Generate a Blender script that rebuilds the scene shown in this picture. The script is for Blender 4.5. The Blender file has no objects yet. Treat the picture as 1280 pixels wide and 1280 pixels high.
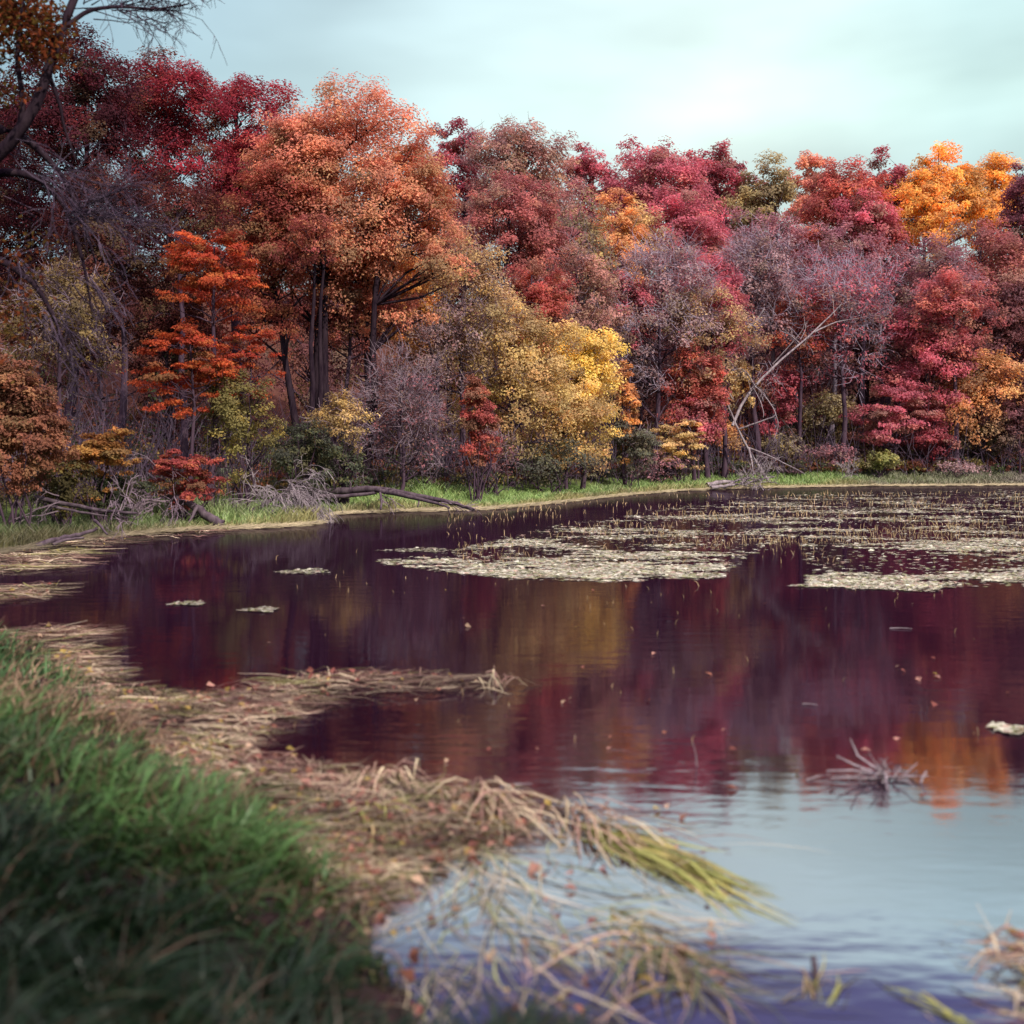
import bpy, math, random
import numpy as np

SC = bpy.context.scene
COL = SC.collection
F = 1508.0          # focal length of the photograph, in its own 1280-wide pixels
HORIZON = 560.0
EYE = 2.0
rng = np.random.default_rng(7)
PI = math.pi


def ground_pt(px, py):
    """point of the water plane seen at a place of the survey photograph"""
    Y = EYE * F / (py - HORIZON)
    return (px - 640.0) / F * Y, Y


def pt(px, py, Y):
    return np.array([(px - 640.0) / F * Y, Y, EYE + (HORIZON - py) / F * Y])


# ------------------------------------------------------------------ materials
def new_mat(name):
    m = bpy.data.materials.new(name)
    m.use_nodes = True
    nt = m.node_tree
    nt.nodes.clear()
    out = nt.nodes.new('ShaderNodeOutputMaterial')
    return m, nt, out


def N(nt, kind, **kw):
    n = nt.nodes.new(kind)
    for k, v in kw.items():
        if k.startswith('i_'):
            n.inputs[k[2:].replace('_', ' ')].default_value = v
        else:
            setattr(n, k, v)
    return n


def leaf_material(name, trans=0.3, gloss=0.0, rough=0.45):
    m, nt, out = new_mat(name)
    at = N(nt, 'ShaderNodeAttribute', attribute_name='tint')
    geo = N(nt, 'ShaderNodeNewGeometry')
    no = N(nt, 'ShaderNodeTexNoise', i_Scale=1.7, i_Detail=2.0)
    nt.links.new(geo.outputs['Position'], no.inputs['Vector'])
    mr = N(nt, 'ShaderNodeMapRange', i_From_Min=0.3, i_From_Max=0.7, i_To_Min=0.88, i_To_Max=1.42)
    nt.links.new(no.outputs['Fac'], mr.inputs['Value'])
    mul = N(nt, 'ShaderNodeVectorMath', operation='SCALE')
    nt.links.new(at.outputs['Color'], mul.inputs[0])
    nt.links.new(mr.outputs['Result'], mul.inputs['Scale'])
    d = N(nt, 'ShaderNodeBsdfDiffuse')
    t = N(nt, 'ShaderNodeBsdfTranslucent')
    mx = N(nt, 'ShaderNodeMixShader', i_Fac=trans)
    nt.links.new(mul.outputs[0], d.inputs['Color'])
    nt.links.new(mul.outputs[0], t.inputs['Color'])
    nt.links.new(d.outputs[0], mx.inputs[1])
    nt.links.new(t.outputs[0], mx.inputs[2])
    last = mx
    if gloss > 0:
        g = N(nt, 'ShaderNodeBsdfGlossy', i_Roughness=rough)
        g.inputs['Color'].default_value = (1, 1, 1, 1)
        m2 = N(nt, 'ShaderNodeMixShader', i_Fac=gloss)
        nt.links.new(mx.outputs[0], m2.inputs[1])
        nt.links.new(g.outputs[0], m2.inputs[2])
        last = m2
    nt.links.new(last.outputs[0], out.inputs['Surface'])
    return m


def bark_material(name, c0, c1, scale=6.0):
    m, nt, out = new_mat(name)
    tc = N(nt, 'ShaderNodeTexCoord')
    mp = N(nt, 'ShaderNodeMapping')
    mp.inputs['Scale'].default_value = (1, 1, 0.18)
    nt.links.new(tc.outputs['Object'], mp.inputs['Vector'])
    no = N(nt, 'ShaderNodeTexNoise', i_Scale=scale, i_Detail=5.0, i_Roughness=0.65)
    nt.links.new(mp.outputs[0], no.inputs['Vector'])
    cr = N(nt, 'ShaderNodeValToRGB')
    cr.color_ramp.elements[0].position = 0.32
    cr.color_ramp.elements[1].position = 0.68
    cr.color_ramp.elements[0].color = (*c0, 1)
    cr.color_ramp.elements[1].color = (*c1, 1)
    nt.links.new(no.outputs['Fac'], cr.inputs['Fac'])
    b = N(nt, 'ShaderNodeBump', i_Strength=0.6, i_Distance=0.04)
    nt.links.new(no.outputs['Fac'], b.inputs['Height'])
    d = N(nt, 'ShaderNodeBsdfDiffuse')
    nt.links.new(cr.outputs['Color'], d.inputs['Color'])
    nt.links.new(b.outputs[0], d.inputs['Normal'])
    nt.links.new(d.outputs[0], out.inputs['Surface'])
    return m


M_LEAF = leaf_material('autumn_leaves', 0.42)
M_GRASS = leaf_material('grass_blades', 0.25, 0.02, 0.4)
M_STRAW = leaf_material('dry_reed_straw', 0.15, 0.02, 0.4)
M_PAD = leaf_material('floating_leaves', 0.05, 0.04, 0.35)
M_BARK = bark_material('dark_bark', (0.045, 0.026, 0.042), (0.11, 0.07, 0.09))
M_BARK_NEAR = bark_material('near_dark_bark', (0.014, 0.008, 0.014), (0.05, 0.032, 0.040), 9.0)
M_BARK_GREY = bark_material('grey_bark', (0.12, 0.095, 0.125), (0.27, 0.22, 0.26))
M_DEAD = bark_material('bleached_dead_wood', (0.15, 0.115, 0.125), (0.44, 0.37, 0.37))
M_LOG = bark_material('wet_log_bark', (0.05, 0.032, 0.045), (0.16, 0.12, 0.13))


def water_material():
    m, nt, out = new_mat('pond_water')
    geo = N(nt, 'ShaderNodeNewGeometry')
    n1 = N(nt, 'ShaderNodeTexNoise', i_Scale=2.6, i_Detail=3.0, i_Roughness=0.55)
    n2 = N(nt, 'ShaderNodeTexNoise', i_Scale=9.0, i_Detail=2.0)
    n3 = N(nt, 'ShaderNodeTexNoise', i_Scale=0.22, i_Detail=2.0)
    mp = N(nt, 'ShaderNodeMapping')
    mp.inputs['Scale'].default_value = (0.55, 1.5, 1.0)
    mp.inputs['Rotation'].default_value = (0, 0, 0.25)
    nt.links.new(geo.outputs['Position'], mp.inputs['Vector'])
    nt.links.new(mp.outputs[0], n1.inputs['Vector'])
    nt.links.new(mp.outputs[0], n2.inputs['Vector'])
    nt.links.new(geo.outputs['Position'], n3.inputs['Vector'])
    ad = N(nt, 'ShaderNodeMath', operation='MULTIPLY_ADD')
    ad.inputs[1].default_value = 0.25
    nt.links.new(n2.outputs['Fac'], ad.inputs[0])
    nt.links.new(n1.outputs['Fac'], ad.inputs[2])
    # calmer and more ruffled zones of the pond
    zr = N(nt, 'ShaderNodeMapRange', i_From_Min=0.42, i_From_Max=0.62, i_To_Min=0.05, i_To_Max=0.22)
    nt.links.new(n3.outputs['Fac'], zr.inputs['Value'])
    b = N(nt, 'ShaderNodeBump', i_Distance=0.020)
    nt.links.new(zr.outputs['Result'], b.inputs['Strength'])
    nt.links.new(ad.outputs[0], b.inputs['Height'])
    fr = N(nt, 'ShaderNodeFresnel', i_IOR=1.33)
    nt.links.new(b.outputs[0], fr.inputs['Normal'])
    fm = N(nt, 'ShaderNodeValToRGB')
    fe = fm.color_ramp.elements
    fe[0].position = 0.08; fe[0].color = (0.60, 0.60, 0.60, 1)
    fe[1].position = 0.90; fe[1].color = (0.20, 0.20, 0.20, 1)
    for pos, val in [(0.15, 0.54), (0.21, 0.40), (0.30, 0.31), (0.46, 0.26)]:
        fx = fe.new(pos); fx.color = (val, val, val, 1)
    nt.links.new(fr.outputs[0], fm.inputs['Fac'])
    gl = N(nt, 'ShaderNodeBsdfGlossy', i_Roughness=0.05)
    gl.inputs['Color'].default_value = (0.90, 0.90, 1.0, 1)
    nt.links.new(b.outputs[0], gl.inputs['Normal'])
    df = N(nt, 'ShaderNodeBsdfDiffuse')
    df.inputs['Color'].default_value = (0.014, 0.0036, 0.0105, 1)
    mx = N(nt, 'ShaderNodeMixShader')
    nt.links.new(fm.outputs[0], mx.inputs[0])
    nt.links.new(df.outputs[0], mx.inputs[1])
    nt.links.new(gl.outputs[0], mx.inputs[2])
    nt.links.new(mx.outputs[0], out.inputs['Surface'])
    return m


def ground_material():
    m, nt, out = new_mat('leaf_littered_ground')
    at = N(nt, 'ShaderNodeAttribute', attribute_name='tint')
    geo = N(nt, 'ShaderNodeNewGeometry')
    n1 = N(nt, 'ShaderNodeTexNoise', i_Scale=3.0, i_Detail=6.0, i_Roughness=0.7)
    nt.links.new(geo.outputs['Position'], n1.inputs['Vector'])
    mr = N(nt, 'ShaderNodeMapRange', i_From_Min=0.3, i_From_Max=0.7, i_To_Min=0.45, i_To_Max=1.5)
    nt.links.new(n1.outputs['Fac'], mr.inputs['Value'])
    mul = N(nt, 'ShaderNodeVectorMath', operation='SCALE')
    nt.links.new(at.outputs['Color'], mul.inputs[0])
    nt.links.new(mr.outputs['Result'], mul.inputs['Scale'])
    b = N(nt, 'ShaderNodeBump', i_Strength=0.8, i_Distance=0.08)
    nt.links.new(n1.outputs['Fac'], b.inputs['Height'])
    d = N(nt, 'ShaderNodeBsdfDiffuse')
    nt.links.new(mul.outputs[0], d.inputs['Color'])
    nt.links.new(b.outputs[0], d.inputs['Normal'])
    nt.links.new(d.outputs[0], out.inputs['Surface'])
    return m


# ------------------------------------------------------------------ mesh helpers
def mesh_np(name, verts, faces, tint=None, smooth=False, point_tint=None):
    verts = np.ascontiguousarray(verts, dtype=np.float32)
    faces = np.ascontiguousarray(faces, dtype=np.int32)
    me = bpy.data.meshes.new(name)
    nf, k = faces.shape
    me.vertices.add(len(verts))
    me.vertices.foreach_set('co', verts.ravel())
    me.loops.add(nf * k)
    me.loops.foreach_set('vertex_index', faces.ravel())
    me.polygons.add(nf)
    me.polygons.foreach_set('loop_start', np.arange(0, nf * k, k, dtype=np.int32))
    me.polygons.foreach_set('use_smooth', np.full(nf, smooth, dtype=bool))
    me.update(calc_edges=True)
    if tint is not None:
        a = me.attributes.new('tint', 'FLOAT_COLOR', 'FACE')
        c = np.ones((nf, 4), np.float32)
        c[:, :3] = tint
        a.data.foreach_set('color', c.ravel())
    if point_tint is not None:
        a = me.attributes.new('tint', 'FLOAT_COLOR', 'POINT')
        c = np.ones((len(verts), 4), np.float32)
        c[:, :3] = point_tint
        a.data.foreach_set('color', c.ravel())
    return me


def link(name, me, mat, parent=None):
    o = bpy.data.objects.new(name, me)
    COL.objects.link(o)
    if mat is not None:
        me.materials.append(mat)
    if parent is not None:
        o.parent = parent
    return o


def tag(o, label, cat, group=None, kind=None):
    o['label'] = label
    o['category'] = cat
    if group:
        o['group'] = group
    if kind:
        o['kind'] = kind
    return o


def thing(name, loc, label, cat, group=None):
    o = bpy.data.objects.new(name, None)
    COL.objects.link(o)
    o.location = loc
    o.empty_display_size = 0.3
    return tag(o, label, cat, group)


def unit(v):
    return v / np.maximum(np.linalg.norm(v, axis=-1, keepdims=True), 1e-9)


class Geo:
    """collects quads of one mesh, with a colour for every face"""
    def __init__(self):
        self.v, self.f, self.c, self.n = [], [], [], 0

    def add(self, v, f, c=None):
        self.v.append(v)
        self.f.append(f + self.n)
        if c is not None:
            self.c.append(c)
        self.n += len(v)

    def mesh(self, name, smooth=False):
        return mesh_np(name, np.concatenate(self.v), np.concatenate(self.f),
                       np.concatenate(self.c) if self.c else None, smooth)


def tube(geo, pts, rad, sides=6, col=None):
    """tapered tube along a polyline (quads)"""
    pts = np.asarray(pts, float)
    n = len(pts)
    rad = np.asarray(rad, float)
    d = np.gradient(pts, axis=0)
    d = unit(d)
    ref = np.array([0.31, 0.12, 0.94]) if abs(d[0][2]) < 0.8 else np.array([0.93, 0.3, 0.1])
    a = unit(np.cross(d, ref))
    b = np.cross(d, a)
    ang = np.arange(sides) / sides * 2 * PI
    ring = (a[:, None, :] * np.cos(ang)[None, :, None] + b[:, None, :] * np.sin(ang)[None, :, None]) * rad[:, None, None]
    v = (pts[:, None, :] + ring).reshape(-1, 3)
    i = np.arange(n - 1)[:, None] * sides
    j = np.arange(sides)[None, :]
    k = (j + 1) % sides
    f = np.stack([i + j, i + k, i + sides + k, i + sides + j], -1).reshape(-1, 4)
    geo.add(v, f, None if col is None else np.tile(col, (len(f), 1)))


def spikes(geo, p0, p1, r0, r1=None, col=None):
    """thin three-sided straight twigs, many at once (quads)"""
    p0 = np.asarray(p0); p1 = np.asarray(p1)
    n = len(p0)
    r0 = np.broadcast_to(np.asarray(r0, float), (n,))
    r1 = r0 * 0.45 if r1 is None else np.broadcast_to(np.asarray(r1, float), (n,))
    d = unit(p1 - p0)
    ref = np.where(np.abs(d[:, 2:3]) > 0.85, np.array([[1.0, 0.2, 0]]), np.array([[0.1, 0.2, 1.0]]))
    a = unit(np.cross(d, ref)); b = np.cross(d, a)
    ang = np.arange(3) / 3 * 2 * PI
    off = a[:, None, :] * np.cos(ang)[None, :, None] + b[:, None, :] * np.sin(ang)[None, :, None]
    v = np.concatenate([p0[:, None, :] + off * r0[:, None, None], p1[:, None, :] + off * r1[:, None, None]], 1).reshape(-1, 3)
    base = np.arange(n)[:, None] * 6
    f = np.array([[0, 1, 4, 3], [1, 2, 5, 4], [2, 0, 3, 5]]).reshape(1, 12)
    f = (base + f).reshape(-1, 4)
    geo.add(v, f, None if col is None else np.repeat(col, 3, axis=0))


def ribbons(geo, P, W, side, col):
    """flat bent blades: P (n,s,3) spine, W (n,s) half widths, side (n,3)"""
    n, s, _ = P.shape
    L = P - side[:, None, :] * W[..., None]
    R = P + side[:, None, :] * W[..., None]
    v = np.stack([L, R], 2).reshape(-1, 3)
    i = np.arange(n)[:, None] * (2 * s)
    j = np.arange(s - 1)[None, :] * 2
    q = i + j
    f = np.stack([q, q + 1, q + 3, q + 2], -1).reshape(-1, 4)
    geo.add(v, f, np.repeat(col, s - 1, axis=0))


def leaves(geo, P, nrm, size, col, aspect=0.62):
    """one folded leaf spray per point"""
    n = len(P)
    r = unit(rng.normal(size=(n, 3)))
    t = unit(np.cross(nrm, r))
    b = np.cross(nrm, t)
    L = (size * rng.uniform(0.65, 1.3, n))[:, None]
    Wd = L * aspect * rng.uniform(0.7, 1.2, (n, 1))
    up = nrm * L * 0.16
    sh = rng.uniform(-0.12, 0.22, (n, 1))
    v = np.stack([P - t * L * 0.5, P + b * Wd * 0.5 + t * L * sh + up, P + t * L * 0.5, P - b * Wd * 0.5 + t * L * (sh + 0.05) + up], 1).reshape(-1, 3)
    f = np.arange(n * 4).reshape(n, 4)
    geo.add(v, f, col)


# ------------------------------------------------------------------ the pond outline and the terrain
SHORE_PX = [(520, 1300), (480, 1200), (425, 1110), (345, 1020), (250, 958), (150, 890), (100, 842), (40, 806), (-60, 785),
            (-120, 750), (-90, 712), (0, 692), (80, 677), (150, 669), (250, 662), (330, 659), (395, 655), (412, 643), (500, 639),
            (600, 637), (650, 633), (700, 628), (780, 619), (850, 613.5), (900, 611.5), (1000, 609), (1100, 607.5), (1280, 606.5)]
SHORE = [ground_pt(*p) for p in SHORE_PX] + [(48, 72), (80, 70), (95, 40), (70, 8), (30, 3), (12, 3.0), (4.5, 3.3), (1.8, 3.9), (0.6, 3.95)]
SHORE = np.array(SHORE)


def pond_distance(X, Y):
    """signed distance to the water's edge, positive on land"""
    X = np.asarray(X, float); Y = np.asarray(Y, float)
    d2 = np.full(X.shape, 1e18)
    inside = np.zeros(X.shape, bool)
    n = len(SHORE)
    for i in range(n):
        ax, ay = SHORE[i]; bx, by = SHORE[(i + 1) % n]
        ex, ey = bx - ax, by - ay
        t = np.clip(((X - ax) * ex + (Y - ay) * ey) / (ex * ex + ey * ey), 0, 1)
        d2 = np.minimum(d2, (X - ax - t * ex) ** 2 + (Y - ay - t * ey) ** 2)
        c = ((ay > Y) != (by > Y))
        xi = ax + (Y - ay) / (by - ay if by != ay else 1e-9) * ex
        inside ^= c & (X < xi)
    d = np.sqrt(d2)
    return np.where(inside, -d, d)


def sstep(a, b, x):
    t = np.clip((x - a) / (b - a), 0, 1)
    return t * t * (3 - 2 * t)


_TAB = np.random.default_rng(1234).random(65536)


def vnoise(x, y, seed=0):
    xi = np.floor(x).astype(np.int64); yi = np.floor(y).astype(np.int64)
    fx = x - xi; fy = y - yi
    fx = fx * fx * (3 - 2 * fx); fy = fy * fy * (3 - 2 * fy)

    def h(i, j):
        return _TAB[((i * 73856093) ^ (j * 19349663) ^ (int(seed) * 83492791)) & 65535]
    return (h(xi, yi) * (1 - fx) + h(xi + 1, yi) * fx) * (1 - fy) + (h(xi, yi + 1) * (1 - fx) + h(xi + 1, yi + 1) * fx) * fy


def fbm(x, y, seed=0, octaves=4):
    x = np.asarray(x, float); y = np.asarray(y, float)
    t, amp, tot = 0.0, 1.0, 0.0
    for k in range(octaves):
        t = t + amp * vnoise(x * 2 ** k + 17.3 * k, y * 2 ** k - 9.1 * k, seed + k * 7)
        tot += amp; amp *= 0.55
    return t / tot


def lump(x, y, s, seed=0.0):
    """irregular field between about -1 and 1, features about 2/s across"""
    return (fbm(np.asarray(x, float) * s * 0.5, np.asarray(y, float) * s * 0.5, int(seed * 10) + 3, 3) - 0.5) * 3.4


def terrain_z(X, Y):
    X = np.asarray(X, float); Y = np.asarray(Y, float)
    d = pond_distance(X, Y)
    near = 1 - sstep(13, 22, Y)
    land_near = 0.02 + 0.42 * sstep(0.0, 1.6, d) + 0.15 * sstep(1.5, 5, d) + 0.05 * lump(X, Y, 1.9) * sstep(0.2, 1, d)
    hill = 15.0 * sstep(3.0, 60.0, d)
    land_far = 0.03 + 0.75 * sstep(0, 5.5, d) + hill + 0.3 * lump(X, Y, 0.35) * sstep(3, 9, d)
    land = land_near * near + land_far * (1 - near)
    bed = -0.05 - 0.9 * sstep(0, 4, -d)
    return np.where(d > 0, land, bed)


def tz(x, y):
    return float(terrain_z(np.array([x]), np.array([y]))[0])


def build_setting():
    def axis(core0, core1, step, far0, far1):
        a = np.arange(core0, core1, step)
        lo, s, x = [], step, core0
        while x > far0:
            s *= 1.16; x -= s; lo.append(x)
        hi, s, x = [], step, a[-1]
        while x < far1:
            s *= 1.16; x += s; hi.append(x)
        return np.array(lo[::-1] + list(a) + hi)
    xs = axis(-9.0, 4.0, 0.22, -700, 700)
    ys = axis(0.0, 18.0, 0.22, -300, 1200)
    X, Y = np.meshgrid(xs, ys)
    Z = terrain_z(X, Y)
    D = pond_distance(X, Y)
    v = np.stack([X, Y, Z], -1).reshape(-1, 3)
    nx, ny = len(xs), len(ys)
    i = (np.arange(ny - 1)[:, None] * nx + np.arange(nx - 1)[None, :]).ravel()
    f = np.stack([i, i + 1, i + nx + 1, i + nx], -1)
    far = sstep(13, 22, Y)[..., None]
    d = D[..., None]
    mud = np.array([0.035, 0.020, 0.022])
    green = np.array([0.11, 0.17, 0.05])
    soil = np.array([0.020, 0.013, 0.014])
    litter = np.array([0.095, 0.042, 0.030])
    c_far = green * (1 - sstep(2.5, 5.5, d)) + litter * sstep(2.5, 5.5, d)
    c_near = mud * (1 - sstep(0.1, 0.9, d)) + soil * sstep(0.1, 0.9, d)
    c = np.where(d > 0, c_near * (1 - far) + c_far * far, mud)
    me = mesh_np('ground', v, f, smooth=True, point_tint=c.reshape(-1, 3))
    o = link('ground', me, ground_material())
    o['kind'] = 'structure'; o['label'] = 'bank and wooded hillside around the pond'
    # water sheet
    w = np.array([[-60, -8, 0], [160, -8, 0], [160, 110, 0], [-60, 110, 0]], float)
    o = link('water', mesh_np('water', w, np.array([[0, 1, 2, 3]])), water_material())
    o['kind'] = 'structure'; o['label'] = 'dark still pond water reflecting the trees'


# ------------------------------------------------------------------ trees
PAL = {  # two leaf colours and a chance of the accent colour
    'crimson': [(0.36, 0.028, 0.046), (0.24, 0.026, 0.040), (0.44, 0.07, 0.05)],
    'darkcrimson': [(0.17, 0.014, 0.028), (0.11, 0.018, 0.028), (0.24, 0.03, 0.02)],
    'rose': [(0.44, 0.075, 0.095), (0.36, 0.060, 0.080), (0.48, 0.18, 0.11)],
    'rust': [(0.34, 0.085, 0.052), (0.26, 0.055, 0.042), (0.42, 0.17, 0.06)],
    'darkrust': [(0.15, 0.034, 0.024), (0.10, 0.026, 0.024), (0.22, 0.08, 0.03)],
    'vermilion': [(0.42, 0.070, 0.024), (0.34, 0.045, 0.024), (0.46, 0.14, 0.03)],
    'redorange': [(0.50, 0.095, 0.022), (0.38, 0.050, 0.020), (0.50, 0.17, 0.04)],
    'orange': [(0.60, 0.255, 0.130), (0.52, 0.185, 0.110), (0.60, 0.34, 0.14)],
    'amber': [(0.64, 0.310, 0.070), (0.54, 0.230, 0.060), (0.62, 0.40, 0.10)],
    'gold': [(0.58, 0.430, 0.130), (0.46, 0.320, 0.120), (0.58, 0.31, 0.10)],
    'yellow': [(0.80, 0.640, 0.150), (0.72, 0.540, 0.130), (0.74, 0.46, 0.12)],
    'brightyellow': [(0.78, 0.40, 0.030), (0.72, 0.30, 0.025), (0.70, 0.46, 0.05)],
    'oldgold': [(0.48, 0.350, 0.130), (0.38, 0.250, 0.115), (0.54, 0.37, 0.09)],
    'tan': [(0.38, 0.180, 0.120), (0.31, 0.150, 0.110), (0.36, 0.24, 0.09)],
    'olive': [(0.24, 0.210, 0.060), (0.19, 0.160, 0.055), (0.36, 0.25, 0.05)],
    'grey': [(0.30, 0.210, 0.185), (0.27, 0.160, 0.150), (0.36, 0.15, 0.13)],
    'mauve': [(0.27, 0.105, 0.115), (0.24, 0.110, 0.115), (0.34, 0.11, 0.08)],
    'green': [(0.060, 0.085, 0.035), (0.045, 0.065, 0.035), (0.12, 0.12, 0.03)],
    'lime': [(0.27, 0.300, 0.040), (0.20, 0.240, 0.040), (0.34, 0.30, 0.05)],
    'pinkred': [(0.44, 0.100, 0.070), (0.36, 0.070, 0.060), (0.46, 0.17, 0.06)],
}


def make_tree(name, px, top, hw, bot, Y, pal, cover, label, cat='tree', group='autumn trees around the pond', bare=0.0,
              trunk_px=None, bark=None, seed=None, flat=0.68, depth=0.8, spread=1.0, twig=None):
    """one tree: Empty at its foot > trunk (with limbs), crown, twigs"""
    rs = np.random.default_rng(abs(hash((px, top, hw, Y)) if seed is None else seed) % (2 ** 32))
    if cat == 'tree':
        hw = hw * (1.22 if Y > 36 else 1.08)
        bot = bot + (75 if Y > 52 else 45 if Y > 36 else 10)
    if cat == 'shrub':
        bot = bot + 28; cover = cover * 1.35; hw = hw * 1.08
    tp = px if trunk_px is None else trunk_px
    while pond_distance(np.array([(tp - 640.0) / F * Y]), np.array([Y]))[0] < (1.6 if cat == 'tree' else 1.0):
        Y += 0.5
    X = (px - 640.0) / F * Y
    Xt = X if trunk_px is None else (trunk_px - 640.0) / F * Y
    z0 = tz(Xt, Y)
    ztop = EYE + (HORIZON - top) / F * Y - z0
    zbot = max(EYE + (HORIZON - bot) / F * Y - z0, 0.15)
    R = hw / F * Y
    shrub = ztop < 4.5
    Hc = ztop - zbot
    cen = np.array([X - Xt, 0.0, zbot + Hc * 0.5])
    ax = np.array([R, R * depth, Hc * 0.5])
    root = thing(name, (Xt, Y, z0 - 0.03), label, cat, group)
    wood = Geo()
    # trunk and limbs
    r0 = max(0.05, ztop * 0.0135)
    ttop = zbot + Hc * 0.8
    k = 8
    tt = np.linspace(0, 1, k)
    lean = (cen[:2] * 0.9)
    trunk = np.zeros((k, 3))
    trunk[:, 2] = tt * ttop
    trunk[:, 0] = lean[0] * tt ** 1.6 + np.cumsum(rs.normal(0, 0.032 * ztop / k * 2, k)) * (tt > 0)
    trunk[:, 1] = np.cumsum(rs.normal(0, 0.032 * ztop / k * 2, k)) * (tt > 0)
    trad = r0 * (1.0 - 0.78 * tt)
    trad[0] *= 1.35
    paths, rads = [], []
    if not shrub:
        tube(wood, trunk, trad, 8)
        paths.append(trunk); rads.append(trad)
    nl = int(rs.integers(9, 14)) if not shrub else int(rs.integers(8, 13))
    for i in range(nl):
        az = i * 2.39996 + rs.uniform(-0.4, 0.4)
        el = rs.uniform(-0.55, 1.0)
        tgt = cen + ax * np.array([math.cos(az) * math.cos(el * 1.3), math.sin(az) * math.cos(el * 1.3), math.sin(el * 1.3)]) * rs.uniform(0.7, 0.92)
        if shrub:
            st = np.array([rs.normal(0, 0.12 * R), rs.normal(0, 0.12 * R), 0.0]); rr = r0 * 0.6
        else:
            hz = np.clip(tgt[2] - rs.uniform(0.25, 0.6) * np.linalg.norm(tgt[:2] - lean), max(0.22 * ztop, zbot * 0.75), ttop * 0.93)
            f = hz / ttop
            st = np.array([np.interp(f, tt, trunk[:, 0]), np.interp(f, tt, trunk[:, 1]), hz]); rr = np.interp(f, tt, trad) * 0.62
        m = 6
        u = np.linspace(0, 1, m)[:, None]
        p = st * (1 - u) + tgt * u
        sag = np.linalg.norm(tgt - st) * 0.10
        p[:, 2] += np.sin(u[:, 0] * PI) * sag * rs.uniform(-0.6, 1.0)
        p[1:-1] += rs.normal(0, sag * 0.45, (m - 2, 3))
        rad = rr * (1 - 0.8 * u[:, 0])
        tube(wood, p, rad, 5)
        paths.append(p); rads.append(rad)
    allp = np.concatenate(paths); allr = np.concatenate(rads)
    # clumps spread through the lumpy envelope
    px_m = Y / 1206.0
    nc = int(np.clip(62 * (hw / 70.0) ** 1.0 * math.sqrt(max(Hc / (2 * R + 1e-6), 0.5)), 14, 130))
    nlob = int(rs.integers(7, 11))
    ld = unit(rs.normal(size=(nlob, 3)))
    ld[:, 2] = np.abs(ld[:, 2]) * np.where(rs.random(nlob) < 0.68, 1, -0.8)
    ld[0] = (0.12 * rs.normal(), 0.1 * rs.normal(), 1.0)
    lc = cen + ld * ax * rs.uniform(0.38, 0.66, (nlob, 1))
    lr = rs.uniform(0.34, 0.58, (nlob, 1)) * np.array([1, 1, 0.9])
    lc[0] = cen + ld[0] * ax * 0.44
    lr[0] = (0.70, 0.70, 0.46)
    lc = np.vstack([cen[None], lc]); lr = np.vstack([np.array([[0.86, 0.86, 0.80]]), lr])
    lw = lr.prod(1) ** 0.6
    li = rs.choice(nlob + 1, nc * 4, p=lw / lw.sum())
    u = unit(rs.normal(size=(nc * 4, 3)))
    u[:, 2] = np.abs(u[:, 2]) * np.where(rs.random(nc * 4) < 0.66, 1, -1)
    rad = rs.uniform(0.40, 1.0, nc * 4) ** 0.6
    cl = lc[li] + u * lr[li] * ax * rad[:, None]
    cl_out = unit(u + 0.45 * (cl - cen) / ax)
    keep = [0]
    sep = 0.80 * (ax.prod() / nc) ** (1 / 3)
    for i in range(1, len(cl)):
        if len(keep) >= nc:
            break
        dd = (cl[keep] - cl[i]) / np.array([1, 1, 0.75])
        if (np.linalg.norm(dd, axis=1) > sep).all():
            keep.append(i)
    cl = cl[keep]; cl_out = cl_out[keep]; nc = len(cl)
    csz = (1.25 if flat > 0.4 else 1.15) * sep * rs.uniform(0.75, 1.3, nc) * spread
    for i in range(nc):
        w = np.linalg.norm(allp - cl[i], axis=1) + np.maximum(allp[:, 2] - cl[i][2] + 0.1 * Hc, 0) * 1.4
        j = int(np.argmin(w))
        a = allp[j]; mid = (a + cl[i]) / 2 + rs.normal(0, 0.06 * np.linalg.norm(cl[i] - a) + 1e-3, 3)
        rr = min(allr[j] * 0.6, 0.045 + 0.008 * np.linalg.norm(cl[i] - a))
        rr = max(rr, px_m * 0.22)
        tube(wood, [a, mid, cl[i]], [rr, rr * 0.7, rr * 0.35], 4)
    link('trunk', wood.mesh('trunk', True), bark or M_BARK, root)
    cols = np.array(PAL[pal])
    # leaves
    area_px = PI * (hw * 0.8) * (Hc / px_m * 0.5)
    lsz = max(0.085, 3.0 * px_m)
    nleaf = int(np.clip(cover * area_px / 2.25, 150, 46000))
    outw_all = cl_out
    if nleaf and cover > 0:
        g = Geo()
        wgt = csz ** 2 * (1.0 + 0.5 * np.clip((cl[:, 2] - cen[2]) / ax[2], -0.6, 1))
        ci = rs.choice(nc, nleaf, p=wgt / wgt.sum())
        nsub = 7
        sub = unit(rs.normal(size=(nc, nsub, 3))) * (rs.uniform(0.35, 1.0, (nc, nsub, 1)))
        sub[..., 2] = sub[..., 2] * flat
        si = rs.integers(0, nsub, nleaf)
        q = unit(rs.normal(size=(nleaf, 3))) * rs.random((nleaf, 1)) ** 0.45 * np.array([0.58, 0.58, 0.40 * min(1.0, flat * 1.5)])
        q[:, 2] -= 0.35 * (q[:, 0] ** 2 + q[:, 1] ** 2)
        P = cl[ci] + (sub[ci, si] * 0.85 + q) * csz[ci][:, None]
        P[:, 2] = np.maximum(P[:, 2], 0.08)
        nrm = unit(np.array([0, 0, 0.62]) + outw_all[ci] * 0.75 + q * np.array([0.8, 0.8, 0.9]) + rs.normal(size=(nleaf, 3)) * 0.36)
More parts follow.
